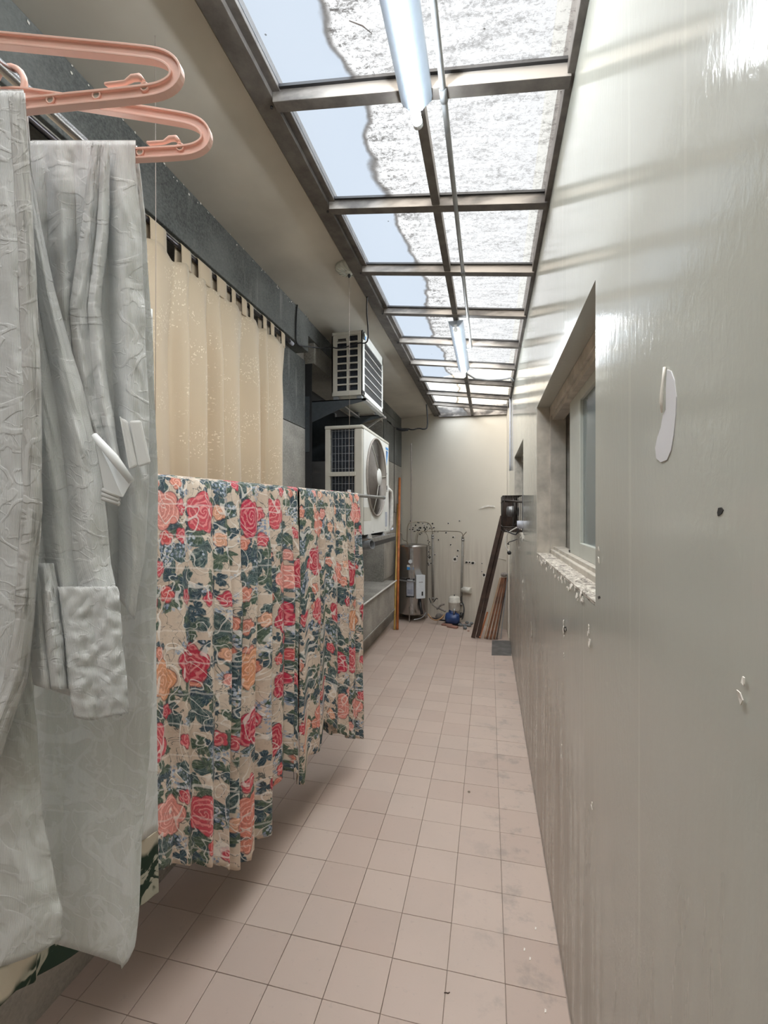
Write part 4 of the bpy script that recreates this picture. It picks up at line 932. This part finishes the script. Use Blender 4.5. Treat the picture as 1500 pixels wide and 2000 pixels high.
pts = pts[:8]+[p_u(648, 678, 3.62), p_u(660, 681, 3.60), p_u(690, 674, 3.60), p_u(703, 669, 3.58), p_u(714, 671, 3.56), p_u(719, 664, 3.50), p_u(719, 640, 3.38), p_u(716, 610, 3.24), p_u(717, 583, 3.12), p_u(717, 580, 3.11)]
cable('power_cable', pts, .0055, 'black cable sagging from the dark beam across the upper air conditioner')
cable('power_cable', [p_u(833, 790, 6.1), p_u(835, 815, 6.1), p_u(835, 836, 6.1), p_u(828, 839, 6.1), p_u(818, 836, 6.12), p_u(806, 840, 6.12), p_u(795, 837, 6.15), p_u(780, 838, 6.2), p_u(768, 832, 6.0), p_u(762, 826, 5.6), cx(757, 822, -1.375)], .009, 'black wavy cable in the back left corner below the ceiling')
cable('coil_of_cable', [p_u(775, 837, 6.12), p_u(785, 841, 6.1), p_u(797, 839, 6.1)], .016, 'thick bundled knot in the black cable at the back corner')
cable('fixing_bracket', [PB(782, 820, .006), PB(782, 812, .012), PB(791, 813, .03)], .008, 'small pale hook near the ceiling in the back left corner', 'grey_print', 'hook')
cable('hook', [cx(581, 600, XL+.03), cx(583, 590, XL+.03), cx(586, 584, XL+.03)], .004, 'small bent metal hook at the end of the dark beam', 'wire', 'hook')
# ledge pipe
cable('ledge_pipe', [(-1.268, 2.3, .668), (-1.268, 5.0, .668), (-1.268, 6.0, .668), (-1.268, 6.2, .668)], .011, 'thin pale pipe running along the top edge of the low ledge', 'lag', 'pipe')
# vertical wall line pipe on left wall
cable('wall_cable', [cx(770, 830, XL+.02), cx(770, 930, XL+.02), cx(770, 1000, XL+.02)], .004, 'thin black cable running down the left wall near the back corner')

# ================================================================== BACK CORNER: POLES, HEATER, PUMP
def stick(name, a, b, r, mat, label):
    o = MB().tube([a, Vector(a).lerp(Vector(b), .5), b], r, 10).build(name, M[mat]); recentre(o); return tag(o, label, 'pole')
stick('wooden_pole', PZ(776, 1230, .0), Vector((XL+.03, 7.02, 2.17)), .019, 'wood_o', 'tall orange-red wooden pole leaning in the back left corner')
stick('bamboo_pole', PZ(770.5, 1230, .0), PX(777, 985, -1.385)*1.0, .014, 'wood_y', 'shorter yellow bamboo pole leaning beside the orange pole')
hc = Vector((-1.128, 6.80, 0)); HR = .222
he = thing('water_heater', 'tall stainless cylindrical water heater on short legs in the back corner', 'water heater', hc)
MB().lathe(hc, [(HR-.01, .10), (HR, .11), (HR, 1.10), (HR+.006, 1.105), (HR+.006, 1.125)], 48).build('tank', M['tank'], he)
MB().lathe(hc, [(HR+.004, 1.125), (HR-.05, 1.14), (.03, 1.152), (0, 1.153)], 48).build('top_cap', M['tank'], he)
for a in (RAD(-95), RAD(25), RAD(145)): MB().obox(hc+Vector((cos(a)*HR*.96, sin(a)*HR*.96, 0)), hc+Vector((cos(a)*HR*.96, sin(a)*HR*.96, .22)), .03, .012, (cos(a), sin(a), 0)).build('leg', M['tank'], he)
MB().lathe(hc, [(HR*.96, .10), (HR*.9, .095), (0, .09)], 32).build('base_plate', M['black'], he)
def hpt(ang, z, o=0): return hc+Vector((cos(ang)*(HR+o), sin(ang)*(HR+o), z))
vd = atan2(-hc.y, -hc.x)                                               # direction towards the viewer
def hplate(name, ang, wdt, z0, z1, o, mat, th=.01, par=None):
    n = 8; vs = [hpt(ang+(k/n-.5)*wdt/HR, z, oo) for oo in (o, o+th) for z in (z0, z1) for k in range(n+1)]
    m = n+1; fs = []
    for k in range(n): fs += [(k, k+1, m+k+1, m+k), (2*m+k, 2*m+k+1, 3*m+k+1, 3*m+k), (k, k+1, 2*m+k+1, 2*m+k), (m+k, m+k+1, 3*m+k+1, 3*m+k)]
    fs += [(0, m, 3*m, 2*m), (n, m+n, 3*m+n, 2*m+n)]
    return MB().add(vs, fs).build(name, mat, par or he)
av = vd
hplate('seam_strip', av-.10, .05, .12, 1.09, .0, M['steel'], .003)
lpl = hplate('label_plate', av-.20, .125, .37, .64, .002, M['black'], .004); hplate('label_paper', av-.20, .105, .39, .60, .005, M['grey_print'], .003, lpl)
for k in range(5): hplate('label_print', av-.20, .08, .42+.014*k, .424+.014*k, .008, M['navy'], .001, lpl)
hplate('label_header', av-.20, .08, .612, .63, .006, M['white_enamel'], .001, lpl)
cbx = hplate('control_box', av+.42, .115, .36, .70, .0, M['white_enamel'], .06); 
hplate('control_print', av+.42, .05, .595, .605, .061, M['grey_plastic'], .001, cbx); hplate('control_print', av+.50, .02, .40, .46, .061, M['black'], .001, cbx)
gp = hpt(av-.17, .90); gd = Vector((cos(av-.17), sin(av-.17), 0))
MB().tube([gp, gp+gd*.02, gp+gd*.021, gp+gd*.03], [.008, .008, .028, .028], 16).build('thermometer', M['white_enamel'], he)
hplate('sticker', av-.19, .10, .775, .815, .001, M['blue'], .002); hplate('sticker_top', av-.19, .10, .815, .845, .001, M['lag'], .002); hplate('sticker_tail', av-.19, .05, .66, .775, .001, M['fan'], .002)
MB().tube([hpt(av+.45, .34), hpt(av+.45, .2, .04), hpt(av+.5, .13, .05)], .022, 8).build('cable_boot', M['black'], he)
hv = hpt(av+.2, .13, .015); MB().tube([hv, hv+gd*.03], .014, 8).build('drain_valve', M['brass'], he)
# a darker strap seen at left
hplate('hose_loop', av-.55, .3, .60, .62, .012, M['wire'], .012)
# pipes above and around the heater
tp = lambda u, v, dd=6.78: p_u(u, v, dd)
cable('copper_pipe', [tp(795, 1062), tp(795, 1045), tp(796, 1025), tp(803, 1019), tp(830, 1019, 6.85), tp(840, 1023, 6.9), tp(844, 1034, 6.92), tp(845, 1048, 6.92)], .0065, 'thin bent steel pipe arching highest over the water heater', 'brass', 'pipe')
cable('steel_pipe', [tp(814, 1062), tp(815, 1045), tp(820, 1038), tp(840, 1037, 6.85), tp(880, 1037.5, 6.72), tp(898, 1038, 6.66), tp(904, 1042, 6.62), tp(904.5, 1052, 6.62)], .0065, 'thin horizontal steel pipe along the back wall from heater to riser', 'brass', 'pipe')
cable('feed_pipe', [tp(781, 1040, 6.9), tp(785, 1042, 6.9), tp(786, 1055, 6.85), tp(795, 1056.5), tp(797, 1064)], .006, 'short kinked pipe at the top left of the water heater', 'brass', 'pipe')
def riser(u0, v0, u1, v1, d, label, r=.017):
    a, b = p_u(u0, v0, d), p_u(u1, v1, d); t = thing('riser_pipe', label, 'pipe', b)
    MB().tube([a, b], r, 12).build('pipe', M['grey_pl2'], t)
    for q in (.0, .035, .97): p = a.lerp(b, q); MB().tube([p+Vector((0, 0, .012)), p-Vector((0, 0, .012))], r*1.25, 12).build('collar', M['steel'], t)
    return t
M['grey_pl2'] = simple('grey_brown_pipe', (.25, .235, .21), .5)
riser(845, 1046, 846, 1172, 6.90, 'grey vertical pipe between the water heater and the bare wall')
riser(904, 1050, 901, 1184, 6.64, 'grey vertical pipe above the pump, right of the first riser')
cable('conduit', [tp(803, 866, 6.98), tp(803.5, 940, 6.98), tp(803, 1000, 6.98), tp(804, 1066, 6.85)], .011, 'dark thin vertical conduit rising on the wall above the water heater', 'fan', 'pipe')
cable('bent_valve', [tp(905, 1046, 6.6), tp(908, 1042, 6.58), tp(911, 1039, 6.56)], .006, 'small tilted valve lever at the top of the right riser', 'brass', 'lever')
cable('capillary_tube', [tp(811, 1062), tp(813, 1040), tp(824, 1035), tp(834, 1042), tp(838, 1060), tp(839, 1090, 6.85)], .004, 'thin curly tube hanging by the chipped plaster', 'brass', 'tube')
# pump
pc = p_u(884, 1216, 6.50); pc.z = 0; 
pu_ = thing('water_pump', 'small water pump with cream dome tank on a navy blue body', 'pump', pc)
MB().lathe(pc+Vector((.02, .06, 0)), [(.070, .20), (.082, .22), (.082, .31), (.088, .315), (.088, .33), (.080, .34), (.078, .385), (.06, .405), (.0, .41)], 28).build('pressure_tank', M['cream_p'], pu_)
MB().lathe(pc+Vector((.02, .06, .405)), [(.008, 0), (.008, .025), (0, .026)], 8).build('valve_cap', M['black'], pu_)
MB().lathe(pc+Vector((-.10, .02, .09)), [(.02, -.01), (.07, 0), (.085, .02), (.085, .15), (.07, .19), (.03, .20)], 20, 'x').build('motor_housing', M['navy'], pu_)
MB().tube([pc+Vector((-.02, .05, .10)), pc+Vector((.0, .05, .21))], .055, 14).build('pump_head', M['navy'], pu_); MB().box(pc.x-.12, pc.x+.12, pc.y-.04, pc.y+.09, 0, .02).build('foot', M['black'], pu_)
MB().tube([pc+Vector((.06, .05, .12)), pc+Vector((.12, .05, .12)), pc+Vector((.125, .05, .17))], .026, 10).build('outlet', M['black'], pu_)
MB().tube([pc+Vector((.02, -.03, .16)), pc+Vector((.03, -.035, .24))], .014, 8).build('drip_cap', M['steel'], pu_)
bx = PB(913, 1152, .07)
MB_b = thing('socket_box', 'small rounded pale junction box on the back wall right of the pump', 'junction box', bx)
MB().tube([PB(905, 1151, .03), PB(922, 1153, .03)], .045, 12).build('cover', M['cream_p'], MB_b)
cable('pump_cable', [PB(905.5, 1158, .05), PB(905, 1170, .07), p_u(907, 1185, 6.48), p_u(905, 1203, 6.45), p_u(902, 1210, 6.44)], .008, 'black cable looping from the junction box down to the pump')
random.seed(9)
for k, (pts, r, m_, lb) in enumerate((
    ([(845, 1180, 6.75), (852, 1186, 6.7), (860, 1189, 6.65), (870, 1194, 6.6)], .016, 'fan', 'brown pipe sloping from the riser down to the pump'),
    ([(836, 1199, 6.66), (842, 1208, 6.58), (852, 1212, 6.5), (862, 1208, 6.48), (868, 1200, 6.5)], .009, 'wood_e', 'tan hose loop on the floor beside the pump'),
    ([(832, 1197, 6.7), (826, 1205, 6.6), (818, 1209, 6.55), (808, 1210, 6.55)], .007, 'wire', 'pale thin hose trailing under the water heater'),
    ([(842, 1178, 6.72), (838, 1168, 6.74)], .006, 'black', 'black valve lever sticking up beside the first riser'),
    ([(847, 1176, 6.72), (852, 1168, 6.72), (855, 1170, 6.72)], .007, 'black', 'small dark bent fitting beside the first riser'),
    ([(853, 1190, 6.62), (862, 1181, 6.6), (868, 1180, 6.6)], .014, 'scrap', 'grey-brown elbow pipe pointing right of the riser'),
    ([(840, 1206, 6.62), (860, 1211, 6.52), (878, 1213, 6.46)], .012, 'black', 'dark hose lying along the floor in front of the pump'))):
    cable('hose' if k in (1, 2, 6) else 'fitting', [p_u(*q) for q in pts], r, lb, m_, 'hose' if k in (1, 2, 6) else 'fitting')
def lump(name, c, s, mat, label, grp=None, flat=.7, sub=2, seed=0, cat='stone'):
    bm = bmesh.new(); bmesh.ops.create_icosphere(bm, subdivisions=sub, radius=1)
    for v in bm.verts:
        k = 1+.22*MN.noise(v.co*1.5+Vector((seed*3.1, 0, 0))); v.co = Vector((v.co.x*s[0]*k, v.co.y*s[1]*k, v.co.z*s[2]*k))
    zmin = min(v.co.z for v in bm.verts)
    for v in bm.verts: v.co.z -= zmin
    me = bpy.data.meshes.new(name); bm.to_mesh(me); bm.free()
    for p in me.polygons: p.use_smooth = True
    me.materials.append(mat); o = bpy.data.objects.new(name, me); COL.objects.link(o); o.location = c; o.rotation_euler.z = seed
    return tag(o, label, cat, grp)
lump('rag', PZ(858, 1211, 0), (.075, .05, .05), M['scrap'], 'crumpled grey rag on the floor left of the pump', seed=4, cat='rag')
place = ['leftmost in the row of stones', 'second from left, half under its neighbour', 'front middle, lowest in the row', 'right of the front stone', 'rightmost, beside the dark plank', 'small, at the back of the row', 'dark, against the wall behind the row']
for k, (u, v, s) in enumerate(((899, 1223, .035), (907, 1224, .032), (908, 1229, .033), (916, 1224, .036), (921, 1220, .030), (896, 1217, .026), (912, 1218, .028))):
    p = PZ(u, v, 0); lump('stone', p, (s, s*.85, s*.62), M['stone'], 'smooth grey stone by the back wall, '+place[k], 'grey stones by the back wall', seed=k)
for k, (u, v, lb) in enumerate(((873, 1222, 'flat broken brick piece in front of the pump, the left one'), (884, 1226, 'flat broken brick piece left of the grey stones'))):
    p = PZ(u, v, 0); o = MB().box(-.075, .075, -.035, .035, 0, .028).build('brick_piece', M['brick'], None, .006); o.location = p; o.rotation_euler.z = -.3-.1*k; tag(o, lb, 'brick', 'broken bricks by the pump')
# planks leaning against the right wall
def plank(ub, vb, ut, vt, dt, wd, th, mat, label, name='wooden_board', cat='board'):
    a = PZ(ub, vb, 0.0); b = p_u(ut, vt, dt); dvec = (b-a).normalized(); a = a+Vector((0, 0, .004))
    view = (a-Vector((0, 0, CZ))).normalized(); sd = dvec.cross(view).normalized()
    o = MB().obox(a, b, wd, th, sd).build(name, M[mat], None, .002)
    zmin = min((v.co.z for v in o.data.vertices)); 
    for v in o.data.vertices: v.co.z -= zmin
    recentre(o); return tag(o, label, cat, 'boards leaning in the right corner')
plank(924, 1246, 981, 1008, 5.75, .052, .03, 'wood_d', 'longest dark brown board leaning, the leftmost one', 'long_board')
plank(933, 1246, 987, 1012, 5.80, .050, .03, 'wood_d', 'second long dark board just right of the leftmost one', 'long_board')
plank(937, 1247, 952, 1196, 6.0, .022, .02, 'wood_o', 'short orange-edged board at the foot of the long dark boards')
plank(946, 1247, 977, 1128, 5.85, .012, .05, 'wood_e', 'pale-edged leftmost board of the short leaning stack')
plank(951, 1248, 981, 1128, 5.85, .027, .05, 'wood_b', 'reddish-brown board second in the short leaning stack')
plank(958, 1249, 985, 1128, 5.85, .026, .045, 'wood_b', 'reddish-brown board in the middle of the short leaning stack')
plank(965, 1249, 989, 1128, 5.87, .025, .045, 'wood_b', 'reddish-brown board right of the middle of the short stack')
plank(970, 1249, 991.5, 1128, 5.9, .016, .045, 'wood_d', 'dark rightmost wooden board of the short leaning stack')
plank(978, 1248, 992, 1118, 5.85, .012, .02, 'wire', 'thin grey metal strip leaning right of the board stack', 'metal_strip')
lump('scrap_block', p_u(984, 1127, 5.85)-Vector((0, 0, .0)), (.055, .04, .03), M['scrap'], 'dirty grey bracket piece on top of the short boards', seed=2, cat='bracket')
sp = MB().prism([PZ(960, 1280, .0), PZ(999, 1281, .0), PZ(998, 1252, .0), PZ(961, 1251, .0)], (0, 0, .004)).build('floor_plate', M['slate'], None, .001); recentre(sp); tag(sp, 'flat dark grey square plate on the floor at the foot of the boards', 'plate')
sc_o = lump('debris_chip', PZ(915, 1233, 0), (.018, .016, .006), M['brick'], 'tiny rust-red chip on the floor in front of the stones', cat='chip')

# ================================================================== EXHAUST FAN in the far right window
def fanp(u, v, X): return PX(u, v, X)
fy0, fy1 = 4.02, 4.62; fx0, fx1 = .118, XR+.02; fz0, fz1 = 1.46, 1.77
ef = thing('exhaust_fan', 'rusty wire-caged exhaust fan jutting out of the far right window', 'fan', (XR, 4.3, fz0))
cg = MB()
for (z) in (fz0, fz0+.04, fz1-.05, fz1):
    cg.tube([(fx1, fy0, z), (fx0+.02, fy0, z), (fx0, fy0+.02, z), (fx0, fy1-.02, z), (fx0+.02, fy1, z), (fx1, fy1, z)], .004 if z in (fz0, fz1) else .006, 6)
cg.build('cage_hoops', M['rust'], ef)
cw = MB()
for k in range(12): x = lerp(fx0+.01, fx1, k/11); cw.tube([(x, fy0, fz0), (x, fy0, fz1)], .0028, 5)
for k in range(18): y = lerp(fy0+.02, fy1-.02, k/17); cw.tube([(fx0, y, fz0), (fx0, y, fz1)], .0028, 5); cw.tube([(fx0, y, fz1), (fx1, y, fz1)], .0028, 5)
cw.build('cage_wires', M['rust'], ef)['kind'] = 'stuff'
MB().box(fx0+.012, fx1, fy1-.03, fy1-.02, fz0+.005, fz1-.005).build('mounting_board', M['wood_d'], ef); MB().box(fx0+.02, fx1, fy0+.04, fy1-.03, fz0+.002, fz0+.012).build('base_board', M['wood_d'], ef)
MB().tube([(XR-.03+0*a_, 4.34+.11*cos(a_), (fz0+fz1)/2+.13*sin(a_)) for a_ in [2*pi*q/32 for q in range(32)]], .012, 8, closed=True).build('fan_ring', M['rust'], ef)
fm = Vector((XR-.06, 4.30, (fz0+fz1)/2+.02))
MB().lathe(fm, [(.02, -.04), (.045, -.035), (.05, 0), (.05, .06), (.03, .07)], 20, 'x').build('motor', M['wire'], ef)
for k in range(5):
    a = 2*pi*k/5+.3; c_, s_ = cos(a), sin(a)
    q = [fm+Vector((.03, .04*c_-.02*s_, .04*s_+.02*c_)), fm+Vector((.05, .04*c_+.02*s_, .04*s_-.02*c_)), fm+Vector((.055, .13*c_+.05*s_, .13*s_-.05*c_)), fm+Vector((.025, .14*c_-.04*s_, .14*s_+.04*c_))]
    MB().prism(q, (.002, 0, 0)).build('blade', M['rust'], ef)
MB().box(XR+.01, XR+.07, 3.78, 3.85, 1.462, 1.80).build('side_plate', M['wire'], ef, .004); MB().tube([(XR-.01, 3.74, 1.50), (XR-.01, 3.74, 1.56)], .03, 16).build('capacitor', M['grey_print'], ef)
MB().box(fx0+.005, XR, 4.30, 4.34, fz0-.01, fz0+.0).build('bottom_bar', M['rust'], ef); MB().tube([(fx0, fy0+.02, fz1-.04), (XR+.04, 3.9, fz1-.06)], .009, 8).build('stay_bar', M['rust'], ef)
cable('fan_cord', [(XR-.03, 3.95, 1.50), (.16, 4.0, 1.455), (.135, 4.02, 1.40), (.14, 4.02, 1.33), (.165, 4.02, 1.29)], .005, 'pale cord with black plug dangling under the exhaust fan', 'lag', 'cord')
pg = lump('plug', Vector((.170, 4.02, 1.262)), (.018, .018, .018), M['black'], 'round black plug at the end of the pale fan cord', cat='plug', seed=1)
cable('fan_cord', [(.15, 3.98, 1.36), (.17, 3.98, 1.35), (.155, 3.98, 1.37), (.20, 3.98, 1.385), (.235, 3.98, 1.40)], .004, 'black looped wire dangling under the exhaust fan')
cable('fan_cord', [(XR-.015, 3.95, 1.48), (XR-.03, 3.96, 1.44), (XR-.05, 3.97, 1.44), (fx0+.02, 4.0, 1.47)], .006, 'dark twisted wiring along the bottom of the exhaust fan cage')
# corner conduit on right wall
o = MB().tube([(XR-.012, 5.55, 3.0), (XR-.012, 5.55, 2.2), (XR-.012, 5.55, 2.12)], .010, 10).build('wall_conduit', M['grey_print']); recentre(o); tag(o, 'grey conduit running down the right wall from the skylight near the corner', 'pipe')
# ================================================================== SMALL BITS ON THE FLOOR
def bit(u, v, pts, r, mat, name, label, cat):
    p = PZ(u, v, 0); o = MB().tube([p+Vector(q)*.01+Vector((0, 0, r)) for q in pts], r, 6).build(name, M[mat]); recentre(o); return tag(o, label, cat)
bit(872, 1941, [(-.8, 0, 0), (-.1, .2, 0), (.6, .1, .1), (1.0, .6, 0)], .0016, 'wood_d', 'twig', 'tiny dark twig on the floor near the bottom of the view', 'twig')
p = PZ(916, 1547, 0); o = MB().tube([p+Vector((cos(a)*.006, sin(a)*.006, .002)) for a in [2*pi*k/14 for k in range(14)]], .002, 6, closed=True).build('washer', M['brass']); recentre(o); tag(o, 'small brass ring lying on the tiles in the middle distance', 'ring')
for (u, v, lb) in ((1046, 1814, 'white paint flake on the floor, third from the front, near right wall'), (1024, 1855, 'white paint flake on the floor, middle one of the near group'), (1065, 1975, 'white paint flake on the floor in the bottom right corner'), (1035, 1873, 'white paint flake on the floor just in front of the middle one')):
    p = PZ(u, v, 0); o = MB().prism([p+Vector((a, b, .0006+abs(a)*.3)) for a, b in ((-.003, -.006), (.002, -.005), (.004, .004), (-.001, .007))], (0, 0, .0008)).build('paint_flake', M['flake']); recentre(o); tag(o, lb, 'paint flake', 'paint flakes on the floor')
